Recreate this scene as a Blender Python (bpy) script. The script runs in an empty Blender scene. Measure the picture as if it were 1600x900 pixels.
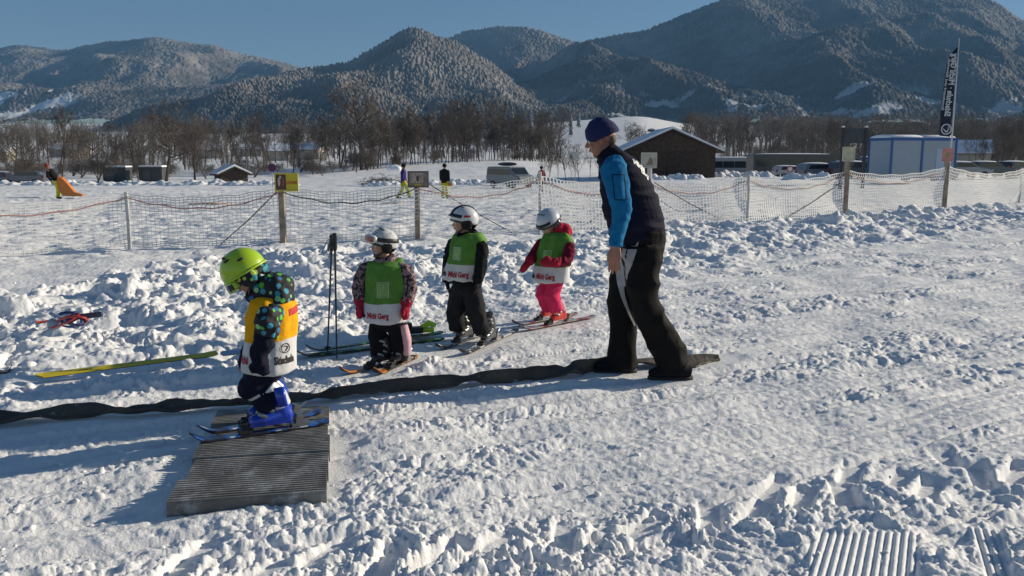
import bpy, bmesh, math, random
import numpy as np
from mathutils import Vector, Matrix
from mathutils.bvhtree import BVHTree

SC = bpy.context.scene
COL = SC.collection
F = 1331.4                      # focal length in photo pixels (photo 1600 px wide)
PITCH = math.radians(8.755)
CAMZ = 1.6

# ---------------------------------------------------------------- camera
cd = bpy.data.cameras.new('camera'); cam = bpy.data.objects.new('camera', cd); COL.objects.link(cam)
cam.location = (0, 0, CAMZ); cam.rotation_euler = (math.radians(90) - PITCH, 0, 0)
cd.sensor_width = 36; cd.lens = 36 * F / 1600; cd.clip_start = 0.05; cd.clip_end = 20000
SC.camera = cam
PLAT = 0.062                    # top of the ribbed platform
# ---------------------------------------------------------------- light
SUN_AZ, SUN_EL = math.radians(70), math.radians(18)
SDIR = Vector((math.sin(SUN_AZ) * math.cos(SUN_EL), math.cos(SUN_AZ) * math.cos(SUN_EL), math.sin(SUN_EL)))
w = bpy.data.worlds.new('World'); SC.world = w; w.use_nodes = True
nt = w.node_tree; bg = nt.nodes['Background']
sky = nt.nodes.new('ShaderNodeTexSky'); sky.sky_type = 'NISHITA'; sky.sun_disc = False
sky.sun_elevation = SUN_EL; sky.sun_rotation = SUN_AZ; sky.altitude = 1500; sky.air_density = 1.0
sky.dust_density = 0.0; sky.ozone_density = 3.0
nt.links.new(sky.outputs[0], bg.inputs[0]); bg.inputs[1].default_value = 0.05
sd = bpy.data.lights.new('sun', 'SUN'); sun = bpy.data.objects.new('sun', sd); COL.objects.link(sun)
sd.energy = 5.0; sd.angle = math.radians(0.53); sd.color = (1.0, 0.89, 0.71)
sun.rotation_mode = 'QUATERNION'; sun.rotation_quaternion = SDIR.to_track_quat('Z', 'Y'); sun.location = (30, 10, 40)
SC.view_settings.view_transform = 'Standard'; SC.view_settings.look = 'None'
SC.view_settings.exposure = 0.62; SC.view_settings.gamma = 1.0; SC.view_settings.use_curve_mapping = False
SC.cycles.use_denoising = True; SC.cycles.max_bounces = 6; SC.cycles.diffuse_bounces = 3
SC.cycles.transparent_max_bounces = 8; SC.cycles.volume_bounces = 0

# ---------------------------------------------------------------- photo pixel -> world helpers
def ray(px, py):
    a = (px - 800) / F; b = (450 - py) / F
    return Vector((a, math.cos(PITCH) + b * math.sin(PITCH), -math.sin(PITCH) + b * math.cos(PITCH)))
def W(px, py, Y):
    d = ray(px, py); return Vector((0, 0, CAMZ)) + d * (Y / d.y)
def G(px, py, z=0.0):
    d = ray(px, py); return Vector((0, 0, CAMZ)) + d * ((z - CAMZ) / d.z)

# ---------------------------------------------------------------- tags and objects
def tag(o, label=None, cat=None, group=None, kind=None):
    if label: o['label'] = label
    if cat: o['category'] = cat
    if group: o['group'] = group
    if kind: o['kind'] = kind
    return o
def empty(name, loc=(0, 0, 0), rz=0.0, label=None, cat=None, group=None):
    o = bpy.data.objects.new(name, None); COL.objects.link(o); o.location = loc; o.rotation_euler = (0, 0, rz)
    o.empty_display_size = 0.1
    return tag(o, label, cat, group)
def link_mesh(name, me, mats, parent=None, smooth=False):
    o = bpy.data.objects.new(name, me); COL.objects.link(o)
    if not isinstance(mats, (list, tuple)): mats = [mats]
    if len(me.materials) == 0:
        for m in mats: me.materials.append(m)
    if smooth: me.polygons.foreach_set('use_smooth', [True] * len(me.polygons))
    if parent is not None:
        o.parent = parent
        bpy.context.view_layer.update()
        o.matrix_parent_inverse = Matrix.Identity(4)
    return o
def copy_tree(o, parent=None):
    c = o.copy(); COL.objects.link(c)
    if parent is not None: c.parent = parent
    for ch in list(o.children): copy_tree(ch, c)
    return c

class MB:
    """collects simple shapes (in the thing's own coordinates) into one mesh"""
    def __init__(s): s.v = []; s.f = []; s.mi = []
    def add(s, vs, fs, m=0):
        n = len(s.v); s.v += [tuple(v) for v in vs]
        for f in fs: s.f.append([n + i for i in f]); s.mi.append(m)
        return s
    def box(s, c, size, rot=None, m=0, bev=0.0):
        c = Vector(c); hx, hy, hz = [q / 2 for q in size]
        R = rot if rot is not None else Matrix.Identity(3)
        vs = [c + R @ Vector((x * hx, y * hy, z * hz)) for x in (-1, 1) for y in (-1, 1) for z in (-1, 1)]
        return s.add(vs, [(0, 1, 3, 2), (4, 6, 7, 5), (0, 4, 5, 1), (2, 3, 7, 6), (0, 2, 6, 4), (1, 5, 7, 3)], m)
    def prism(s, pts, ext, m=0):
        """polygon pts (3D, planar) pushed along ext"""
        n = len(pts); e = Vector(ext); P = [Vector(p) for p in pts]
        vs = P + [p + e for p in P]
        fs = [tuple(range(n))[::-1], tuple(range(n, 2 * n))] + [(i, (i + 1) % n, n + (i + 1) % n, n + i) for i in range(n)]
        return s.add(vs, fs, m)
    def loft(s, pts, ra, rb=None, side=None, n=12, m=0, cap=True):
        """rings along pts; ra = radius along the side vector, rb = the other"""
        P = [Vector(p) for p in pts]; k = len(P)
        if not isinstance(ra, (list, tuple)): ra = [ra] * k
        if rb is None: rb = ra
        if not isinstance(rb, (list, tuple)): rb = [rb] * k
        base = Vector(side) if side is not None else None
        vs = []; prev = None
        for i in range(k):
            t = (P[min(i + 1, k - 1)] - P[max(i - 1, 0)])
            if t.length < 1e-9: t = Vector((0, 0, 1))
            t.normalize()
            if base is not None: a = base - t * base.dot(t)
            elif prev is not None: a = prev - t * prev.dot(t)
            else: a = t.orthogonal()
            if a.length < 1e-6: a = t.orthogonal()
            a.normalize(); prev = a; b = t.cross(a)
            for j in range(n):
                an = 2 * math.pi * j / n
                vs.append(P[i] + a * (math.cos(an) * ra[i]) + b * (math.sin(an) * rb[i]))
        fs = []
        for i in range(k - 1):
            for j in range(n):
                fs.append((i * n + j, i * n + (j + 1) % n, (i + 1) * n + (j + 1) % n, (i + 1) * n + j))
        if cap:
            fs.append(tuple(range(n))[::-1]); fs.append(tuple(range((k - 1) * n, k * n)))
        return s.add(vs, fs, m)
    def tube(s, pts, r, n=8, m=0): return s.loft(pts, r, None, None, n, m)
    def ell(s, c, rad, R=None, nu=16, nv=10, m=0, zmin=-1.0):
        c = Vector(c); R = R if R is not None else Matrix.Identity(3)
        if not isinstance(rad, (list, tuple)): rad = (rad,) * 3
        vs = []; fs = []
        t1 = math.asin(max(-1, min(1, zmin))) if zmin > -1 else -math.pi / 2
        for i in range(nv + 1):
            th = t1 + (math.pi / 2 - t1) * i / nv
            for j in range(nu):
                ph = 2 * math.pi * j / nu
                vs.append(c + R @ Vector((rad[0] * math.cos(th) * math.cos(ph), rad[1] * math.cos(th) * math.sin(ph), rad[2] * math.sin(th))))
        for i in range(nv):
            for j in range(nu):
                fs.append((i * nu + j, i * nu + (j + 1) % nu, (i + 1) * nu + (j + 1) % nu, (i + 1) * nu + j))
        if zmin > -1: fs.append(tuple(range(nu))[::-1])
        return s.add(vs, fs, m)
    def mesh(s, name='m', weld=0.0):
        me = bpy.data.meshes.new(name); me.from_pydata(s.v, [], s.f); me.polygons.foreach_set('material_index', s.mi)
        if weld > 0:
            bm = bmesh.new(); bm.from_mesh(me); bmesh.ops.remove_doubles(bm, verts=bm.verts, dist=weld)
            bmesh.ops.recalc_face_normals(bm, faces=bm.faces); bm.to_mesh(me); bm.free()
        me.update(); return me
    def build(s, name, mats, parent=None, smooth=False, weld=1e-5):
        return link_mesh(name, s.mesh(name, weld), mats, parent, smooth)

def soft_mesh(mb, voxel, smooth=4, fac=0.6, wrinkle=0.0, wscale=12.0, seed=0, aniso=(1, 1, 1), decimate=0):
    """fuse the shapes of mb into ONE continuous smooth surface"""
    me = mb.mesh('soft', 1e-5); ob = bpy.data.objects.new('soft', me); COL.objects.link(ob)
    r = ob.modifiers.new('r', 'REMESH'); r.mode = 'VOXEL'; r.voxel_size = voxel
    if smooth:
        sm = ob.modifiers.new('s', 'SMOOTH'); sm.iterations = smooth; sm.factor = fac
    dg = bpy.context.evaluated_depsgraph_get(); out = bpy.data.meshes.new_from_object(ob.evaluated_get(dg))
    bpy.data.objects.remove(ob)
    if wrinkle > 0:
        n = len(out.vertices); co = np.empty(n * 3); out.vertices.foreach_get('co', co); co = co.reshape(-1, 3)
        no = np.empty(n * 3); out.vertices.foreach_get('normal', no); no = no.reshape(-1, 3)
        q = co * wscale * np.array(aniso)
        h = 1 - 2 * np.abs(perlin3(q[:, 0], q[:, 1], q[:, 2], seed)) 
        h = h + 0.5 * perlin3(q[:, 0] * 2.1, q[:, 1] * 2.1, q[:, 2] * 2.1, seed + 5)
        co = co + no * (h * wrinkle)[:, None]
        out.vertices.foreach_set('co', co.ravel()); out.update()
    out.materials.clear()
    out.polygons.foreach_set('material_index', [0] * len(out.polygons))
    return out

# ---------------------------------------------------------------- noise (numpy)
def _tab(seed):
    r = np.random.RandomState(1000 + seed); return r.permutation(256), r.rand(256) * 2 * np.pi, r.rand(256)
_T = {}
def tab(seed):
    if seed not in _T: _T[seed] = _tab(seed)
    return _T[seed]
def perlin(x, y, seed=0):
    P, A, _ = tab(seed); xi = np.floor(x).astype(np.int64); yi = np.floor(y).astype(np.int64); fx = x - xi; fy = y - yi
    u = fx * fx * fx * (fx * (fx * 6 - 15) + 10); v = fy * fy * fy * (fy * (fy * 6 - 15) + 10)
    def g(i, j, dx, dy):
        a = A[P[(P[i & 255] + j) & 255]]; return np.cos(a) * dx + np.sin(a) * dy
    n00 = g(xi, yi, fx, fy); n10 = g(xi + 1, yi, fx - 1, fy); n01 = g(xi, yi + 1, fx, fy - 1); n11 = g(xi + 1, yi + 1, fx - 1, fy - 1)
    a = n00 + u * (n10 - n00); b = n01 + u * (n11 - n01); return (a + v * (b - a)) * 1.4
def perlin3(x, y, z, seed=0):
    P, A, Rr = tab(seed); xi = np.floor(x).astype(np.int64); yi = np.floor(y).astype(np.int64); zi = np.floor(z).astype(np.int64)
    fx, fy, fz = x - xi, y - yi, z - zi
    s = lambda t: t * t * (3 - 2 * t); u, v, w_ = s(fx), s(fy), s(fz)
    def g(a, b, c): return Rr[P[(P[(P[(xi + a) & 255] + yi + b) & 255] + zi + c) & 255]] * 2 - 1
    l = lambda p, q, t: p + t * (q - p)
    return l(l(l(g(0, 0, 0), g(1, 0, 0), u), l(g(0, 1, 0), g(1, 1, 0), u), v), l(l(g(0, 0, 1), g(1, 0, 1), u), l(g(0, 1, 1), g(1, 1, 1), u), v), w_)
def fbm(x, y, o=4, seed=0, gain=0.5):
    s = 0; a = 1.0; f = 1.0
    for i in range(o): s = s + a * perlin(x * f, y * f, seed + i); a *= gain; f *= 2.03
    return s
def domes(x, y, seed, dens=1.0, power=0.5):
    """rounded lumps, one per cell, random size; x,y in cells -> 0..~0.6"""
    P, A, Rr = tab(seed); xi = np.floor(x).astype(np.int64); yi = np.floor(y).astype(np.int64); out = np.zeros_like(x)
    for i in (-1, 0, 1):
        for j in (-1, 0, 1):
            h = P[(P[(xi + i) & 255] + yi + j) & 255]
            cx = xi + i + Rr[h]; cy = yi + j + Rr[(h * 7 + 13) & 255]; r = 0.25 + 0.6 * Rr[(h * 3 + 71) & 255] ** 1.5
            on = Rr[(h * 11 + 5) & 255] < dens
            d2 = ((x - cx) ** 2 + (y - cy) ** 2) / (r * r)
            out = np.maximum(out, np.where(on, r * np.clip(1 - d2, 0, 1) ** power, 0))
    return out
def smooth01(a, b, t):
    q = np.clip((t - a) / (b - a), 0, 1); return q * q * (3 - 2 * q)

# ---------------------------------------------------------------- materials
MATS = {}
def mat(name, col, rough=0.6, spec=0.5, metal=0.0, noise=0.0, nscale=8.0, bump=0.0, bscale=30.0, trans=0.0, coat=0.0, emit=None):
    if name in MATS: return MATS[name]
    m = bpy.data.materials.new(name); m.use_nodes = True; t = m.node_tree; b = t.nodes['Principled BSDF']
    b.inputs['Base Color'].default_value = (*col, 1); b.inputs['Roughness'].default_value = rough
    b.inputs['Specular IOR Level'].default_value = spec; b.inputs['Metallic'].default_value = metal
    b.inputs['Coat Weight'].default_value = coat
    tc = t.nodes.new('ShaderNodeTexCoord')
    if noise > 0:
        n = t.nodes.new('ShaderNodeTexNoise'); n.inputs['Scale'].default_value = nscale; n.inputs['Detail'].default_value = 5
        t.links.new(tc.outputs['Object'], n.inputs['Vector'])
        r = t.nodes.new('ShaderNodeValToRGB'); r.color_ramp.elements[0].position = 0.3; r.color_ramp.elements[1].position = 0.7
        r.color_ramp.elements[0].color = (*[max(0, c * (1 - noise)) for c in col], 1)
        r.color_ramp.elements[1].color = (*[min(1, c * (1 + noise)) for c in col], 1)
        t.links.new(n.outputs['Fac'], r.inputs[0]); t.links.new(r.outputs[0], b.inputs['Base Color'])
    if bump > 0:
        n2 = t.nodes.new('ShaderNodeTexNoise'); n2.inputs['Scale'].default_value = bscale; n2.inputs['Detail'].default_value = 4
        t.links.new(tc.outputs['Object'], n2.inputs['Vector'])
        bp = t.nodes.new('ShaderNodeBump'); bp.inputs['Strength'].default_value = 1.0; bp.inputs['Distance'].default_value = bump
        t.links.new(n2.outputs['Fac'], bp.inputs['Height']); t.links.new(bp.outputs[0], b.inputs['Normal'])
    MATS[name] = m; return m

def snow_top(name, col, thr=0.45, snow=(0.82, 0.84, 0.86), rough=0.9, patch=0.5, nscale=6.0):
    """surface with snow or frost lying on its upward faces"""
    if name in MATS: return MATS[name]
    m = mat(name, col, rough); t = m.node_tree; b = t.nodes['Principled BSDF']
    g = t.nodes.new('ShaderNodeNewGeometry'); s = t.nodes.new('ShaderNodeSeparateXYZ'); t.links.new(g.outputs['Normal'], s.inputs[0])
    n = t.nodes.new('ShaderNodeTexNoise'); n.inputs['Scale'].default_value = nscale
    tc = t.nodes.new('ShaderNodeTexCoord'); t.links.new(tc.outputs['Object'], n.inputs['Vector'])
    mu = t.nodes.new('ShaderNodeMath'); mu.operation = 'MULTIPLY_ADD'; mu.inputs[1].default_value = patch; t.links.new(n.outputs['Fac'], mu.inputs[0]); t.links.new(s.outputs['Z'], mu.inputs[2])
    mr = t.nodes.new('ShaderNodeMapRange'); mr.inputs['From Min'].default_value = thr + patch / 2; mr.inputs['From Max'].default_value = thr + patch / 2 + 0.15
    t.links.new(mu.outputs[0], mr.inputs['Value'])
    mx = t.nodes.new('ShaderNodeMix'); mx.data_type = 'RGBA'; mx.inputs['A'].default_value = (*col, 1); mx.inputs['B'].default_value = (*snow, 1)
    t.links.new(mr.outputs[0], mx.inputs['Factor']); t.links.new(mx.outputs['Result'], b.inputs['Base Color'])
    return m

SNOW = mat('snow', (0.86, 0.86, 0.86), rough=0.75, spec=0.3)
t = SNOW.node_tree; b = t.nodes['Principled BSDF']
tc = t.nodes['Texture Coordinate']
h = None
for sc_, ds in ((22.0, 0.010), (75.0, 0.005)):
    n = t.nodes.new('ShaderNodeTexNoise'); n.inputs['Scale'].default_value = sc_; n.inputs['Detail'].default_value = 6; n.inputs['Roughness'].default_value = 0.65
    t.links.new(tc.outputs['Object'], n.inputs['Vector'])
    bp = t.nodes.new('ShaderNodeBump'); bp.inputs['Distance'].default_value = ds; bp.inputs['Strength'].default_value = 0.8
    t.links.new(n.outputs['Fac'], bp.inputs['Height'])
    if h: t.links.new(h.outputs[0], bp.inputs['Normal'])
    h = bp
t.links.new(h.outputs[0], b.inputs['Normal'])

# ================================================================ GROUND
# screen heights (photo px) at which the valley floor appears, per photo column and distance
DIST = [25, 45, 80, 105, 130, 150, 200, 300, 500, 900, 1600, 2600]
TABY = {
    -500: [330, 310, 295, 286, 280, 275, 268, 258, 242, 226, 208, 192],
    150:  [330, 310, 295, 286, 280, 275, 268, 258, 242, 226, 208, 192],
    450:  [330, 310, 295, 284, 277, 271, 262, 254, 242, 226, 208, 192],
    620:  [330, 310, 292, 279, 270, 263, 254, 249, 240, 226, 208, 192],
    800:  [330, 310, 292, 275, 262, 254, 250, 246, 236, 196, 205, 190],
    1000: [330, 307, 283, 275, 270, 267, 262, 247, 215, 180, 195, 190],
    1120: [330, 303, 281, 274, 270, 267, 262, 250, 228, 205, 200, 190],
    1350: [330, 300, 280, 274, 271, 269, 264, 256, 245, 230, 208, 190],
    2100: [330, 300, 280, 274, 271, 269, 264, 256, 245, 230, 208, 190]}
_cols = sorted(TABY); _lx = np.log(np.array(DIST, float))
_fine = np.linspace(math.log(20), math.log(2700), 240)
_Z = []
for c in _cols:
    zz = np.array([W(c, yy, d).z for yy, d in zip(TABY[c], DIST)]); zz[0] = 0
    row = np.interp(_fine, np.concatenate([[math.log(20)], _lx]), np.concatenate([[0], zz]))
    kk = np.exp(-np.linspace(-2, 2, 13) ** 2); kk /= kk.sum()
    row = np.convolve(np.pad(row, 6, mode='edge'), kk, 'valid'); _Z.append(row)
_Z = np.array(_Z)
_cc = np.linspace(_cols[0], _cols[-1], 261)
_Z = np.array([np.interp(_cc, _cols, _Z[:, i]) for i in range(_Z.shape[1])]).T
kk = np.exp(-np.linspace(-2, 2, 9) ** 2); kk /= kk.sum()
_Z = np.array([np.convolve(np.pad(_Z[:, i], 4, mode='edge'), kk, 'valid') for i in range(_Z.shape[1])]).T
def base_z(x, y):
    x = np.asarray(x, float); y = np.asarray(y, float); yy = np.maximum(y, 1.0)
    c = np.clip(800 + F * x / (yy * 0.988 + 0.2), _cc[0], _cc[-1] - 1e-3); l = np.clip(np.log(yy), _fine[0], _fine[-1] - 1e-6)
    a = (c - _cc[0]) / (_cc[1] - _cc[0]); b = (l - _fine[0]) / (_fine[1] - _fine[0])
    i = np.clip(np.floor(a).astype(int), 0, len(_cc) - 2); j = np.clip(np.floor(b).astype(int), 0, len(_fine) - 2); u = a - i; v = b - j
    z = _Z[i, j] * (1 - u) * (1 - v) + _Z[i + 1, j] * u * (1 - v) + _Z[i, j + 1] * (1 - u) * v + _Z[i + 1, j + 1] * u * v
    return z * smooth01(19, 26, yy)
def gz(x, y): return float(base_z(np.array([x]), np.array([y]))[0])
def line_y(pts):
    g = [G(*p) for p in pts]; xs = [q.x for q in g]; ys = [q.y for q in g]
    return lambda x: np.interp(x, xs, ys)
berm_far = line_y([(-200, 500), (0, 478), (150, 445), (300, 412), (430, 393), (620, 388), (800, 384), (1000, 357), (1150, 349), (1300, 345), (1600, 326)])
berm_near = line_y([(-200, 640), (0, 605), (250, 560), (450, 545), (700, 470), (900, 455), (1000, 432), (1200, 396), (1600, 352)])
FLAT = []      # (x1, y1, x2, y2, radius) where the snow is packed flat under something
def flat(a, b, r): FLAT.append((a[0], a[1], b[0], b[1], r))
def seg_d(x, y, s):
    ax, ay, bx, by, r = s; dx, dy = bx - ax, by - ay; L = max(dx * dx + dy * dy, 1e-9)
    t = np.clip(((x - ax) * dx + (y - ay) * dy) / L, 0, 1)
    return np.hypot(x - ax - t * dx, y - ay - t * dy)
# packed places: board, skis, boots, strip
for a, b_, r in (((345, 640), (513, 633), .12), ((340, 700), (505, 700), .12), ((310, 740), (500, 740), .12), ((275, 785), (508, 770), .03),
                 ((530, 587), (625, 566), .07), ((584, 588), (646, 562), .07), ((680, 549), (740, 528), .08), ((718, 557), (799, 522), .08),
                 ((790, 520), (915, 494), .12), ((470, 557), (690, 528), .07), ((60, 600), (330, 568), .05), ((965, 582), (990, 582), .12), ((1030, 590), (1075, 588), .12),
                 ((0, 665), (340, 642), .02), ((515, 626), (800, 595), .02), ((800, 595), (1130, 560), .1)):
    flat(G(*a), G(*b_), r)
DENTS = []
for px, py in ((1010, 818), (1110, 806), (1190, 792), (1255, 778), (1320, 772), (1405, 748), (1450, 765), (1530, 742), (1590, 740), (880, 838), (770, 850), (690, 868), (600, 882), (510, 860), (410, 892), (300, 868), (1210, 760), (1330, 735), (1480, 715)):
    q = G(px, py); DENTS.append((q.x, q.y))
CORD = G(1352, 872); CORD2 = G(1548, 868); _q1, _q2 = G(1535, 812), G(1562, 896); T2 = -(_q2.x - _q1.x) / (_q2.y - _q1.y)
def near_h(x, y):
    yf, yn = berm_far(x), berm_near(x)
    s = (y - yn) / (yf - yn)
    wob = 0.25 * perlin(x * 1.3, y * 1.3, 40)
    berm = smooth01(-0.25, 0.12, s + wob * 0.5) * (1 - smooth01(0.92, 1.02, s + wob * 0.25))
    past = smooth01(0.93, 1.03, s + wob * 0.25)
    wx = x + 0.12 * perlin(x * 3, y * 3, 50); wy = y + 0.12 * perlin(x * 3, y * 3, 51)
    # ski smears run along u
    a = math.radians(27); u = x * math.cos(a) + y * math.sin(a); v = -x * math.sin(a) + y * math.cos(a)
    smear = perlin(u * 0.45, v * 3.2, 60) * 0.024 + perlin(u * 0.7, v * 9, 61) * 0.009 + perlin(u * 2.2, v * 26, 66) * 0.0035
    big = fbm(x * 0.9, y * 0.9, 3, 65) * 0.035
    rough = smooth01(-0.12, 0.40, perlin(u * 0.40, v * 1.6, 70) + 0.40 * perlin(u * 1.6, v * 4.5, 71))   # patches of crumbs
    lump1 = domes(wx * 4.2, wy * 4.2, 80, 0.55) * 0.10 + domes(wx * 8.5 + 9, wy * 8.5, 81, 0.7) * 0.065
    crumb = domes(wx * 15, wy * 15, 82, 0.7) * 0.040 + domes(wx * 27, wy * 27, 83, 0.75) * 0.026 + domes(x * 55, y * 55, 84, 0.7) * 0.013
    fine = fbm(x * 16, y * 16, 3, 90) * 0.006
    # foreground churned snow
    gx, gy = G(800, 800).x, G(800, 800).y
    edge = G(250, 880).y + (x + 1.3) * 0.22
    fore = 1 - smooth01(-0.30, 0.22, y - edge + 0.16 * perlin(x * 2.2, y * 2.2, 41))
    tw_ = v * 2.4 + 0.35 * perlin(u * 0.25, v * 0.4, 62)
    trk = -0.026 * smooth01(0.90, 0.985, 1 - np.abs(perlin(u * 0.10, tw_, 63))) - 0.015 * smooth01(0.90, 0.98, 1 - np.abs(perlin(u * 0.13 + 7, tw_ * 2.1, 64)))
    h = big + trk * (1 - berm) * (1 - past) + smear * (1 - berm) * (1 - fore) * (1 - past) + fine
    lft = 1 - smooth01(-1.0, 0.6, x) 
    mid = (0.07 + 0.93 * rough) * (0.44 + 0.42 * lft * smooth01(4.6, 5.6, y)) 
    h = h + crumb * mid * (1 - berm) * (1 - past * 0.9)
    h = h + lump1 * 0.28 * rough * (1 - berm) * (1 - past) * smooth01(4.8, 5.8, y)
    h = h + berm * (0.03 + 0.05 * smooth01(0.0, 0.7, s) * (1 - 0.5 * smooth01(2, 8, x)) + lump1 * smooth01(-.5, .7, perlin(x * 1.1, y * 1.1, 42)) * 1.1 + crumb * (0.08 + 0.80 * smooth01(-.15, .45, perlin(x * 1.9, y * 1.9, 45))) + fbm(x * 2.2, y * 2.2, 4, 95) * 0.06 + fbm(x * 1.25, y * 1.25, 3, 48) * 0.085 - np.abs(perlin(wx * 8, wy * 8, 46)) * 0.012 - np.abs(perlin(wx * 19, wy * 19, 47)) * 0.006)
    h = h + fore * (lump1 * 0.20 * smooth01(-.2, .5, perlin(x * 1.7, y * 1.7, 43)) + crumb * (0.30 + 0.55 * smooth01(-.3, .4, perlin(x * 2.9, y * 2.9, 44))) + fbm(x * 3.5, y * 3.5, 3, 96) * 0.014)
    h = h + past * (fbm(x * 1.0, y * 1.6, 3, 97) * 0.02)
    for dx, dy in DENTS:
        an_ = 1.12 + 0.25 * math.sin(dx * 9); ca = math.cos(an_); sa = math.sin(an_); qx = (x - dx) * ca + (y - dy) * sa; qy = -(x - dx) * sa + (y - dy) * ca
        q = np.maximum(np.abs(qx) / 0.17, np.abs(qy) / 0.058) + 0.16 * perlin(x * 12, y * 12, 99)
        dm = 1 - smooth01(0.75, 1.1, q); h = h * (1 - 0.85 * dm) - 0.046 * dm * (0.55 + 0.4 * np.clip(0.5 - qx / 0.2, 0, 1))
        h = h + 0.006 * np.exp(-((q - 1.45) / 0.3) ** 2)
    # groomer corduroy
    for C, hw, hl, tilt in ((CORD, 0.27, 0.27, -0.50), (CORD2, 0.07, 0.30, T2)):
        qx = (x - C.x) + tilt * (y - C.y); qy = y - C.y
        q = np.maximum(np.abs(qx) / hw, np.abs(qy) / hl) + 0.14 * perlin(x * 7, y * 7, 100)
        m = 1 - smooth01(0.75, 0.95, q)
        h = h * (1 - m) + m * (-0.006 + 0.017 * np.abs(np.sin(qx * math.pi / 0.034)) ** 0.7 + fine * 0.3)
    # cut snow blocks along the fence foot, right
    for i in range(11):
        q = G(1290 + i * 27 - (3 if i % 3 else -6), 352 - i * 2.2)
        d = np.maximum(np.abs(x - q.x) / 0.22, np.abs(y - q.y) / 0.35) + 0.2 * perlin(x * 3, y * 3, 101)
        h = h + 0.13 * (1 - smooth01(0.8, 1.1, d))
    q = G(1215, 355); d = np.hypot((x - q.x) / 0.9, (y - q.y) / 0.7); h = h - 0.10 * (1 - smooth01(0.5, 1, d))
    far = 1 - smooth01(24, 32, y)
    h = h * far + (1 - far) * (fbm(x * 0.25, y * 0.25, 4, 110) * 0.10)
    # churned, trampled slope beyond the net
    beyond = smooth01(15, 18, y - 0.5 * np.clip(x, -9, 16)) * (1 - smooth01(60, 90, y))
    h = h + beyond * (np.abs(perlin(x * 0.9, y * 0.9, 111)) * 0.06 + domes(x * 2.6, y * 2.6, 112, 0.5) * 0.05 + domes(x * 6, y * 6, 113, 0.5) * 0.025)
    m = np.ones_like(h)
    near = y < 10
    for sgm in FLAT:
        d = seg_d(x, y, sgm); m = np.minimum(m, smooth01(sgm[4], sgm[4] + 0.16, d))
    h = h * (0.06 + 0.94 * m)
    return h
def ground_z(x, y):
    x = np.atleast_1d(np.asarray(x, float)); y = np.atleast_1d(np.asarray(y, float)); return base_z(x, y) + near_h(x, y)
def gzn(x, y): return float(ground_z(x, y)[0])

def grid_mesh(name, X, Y, Z, mats, smooth=True, attr=None):
    nr, nc = X.shape; me = bpy.data.meshes.new(name); n = nr * nc
    co = np.stack([X, Y, Z], -1).reshape(-1, 3); me.vertices.add(n); me.vertices.foreach_set('co', co.ravel().astype(np.float32))
    idx = np.arange(n).reshape(nr, nc); q = np.stack([idx[:-1, :-1], idx[:-1, 1:], idx[1:, 1:], idx[1:, :-1]], -1).reshape(-1, 4)
    m = len(q); me.loops.add(m * 4); me.loops.foreach_set('vertex_index', q.ravel().astype(np.int32)); me.polygons.add(m)
    me.polygons.foreach_set('loop_start', (np.arange(m) * 4).astype(np.int32))
    me.polygons.foreach_set('use_smooth', np.full(m, smooth))
    if attr is not None:
        for k_, a_ in attr.items():
            at = me.attributes.new(k_, 'FLOAT', 'POINT'); at.data.foreach_set('value', a_.ravel().astype(np.float32))
    me.update(calc_edges=True); me.validate()
    return link_mesh(name, me, mats)
nc_, = (1300,)
ang = np.linspace(math.radians(-50), math.radians(50), nc_)
rr = np.concatenate([np.exp(np.linspace(math.log(1.6), math.log(31), 1000)), np.exp(np.linspace(math.log(31), math.log(3000), 330))[1:]])
A_, R_ = np.meshgrid(ang, rr); GX = R_ * np.sin(A_); GY = R_ * np.cos(A_) + 0.4 
GZ = ground_z(GX.ravel(), GY.ravel()).reshape(GX.shape)
tag(grid_mesh('snow_ground', GX, GY, GZ, SNOW), 'churned and groomed snow covering the piste and the valley floor', 'ground', kind='structure')

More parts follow.
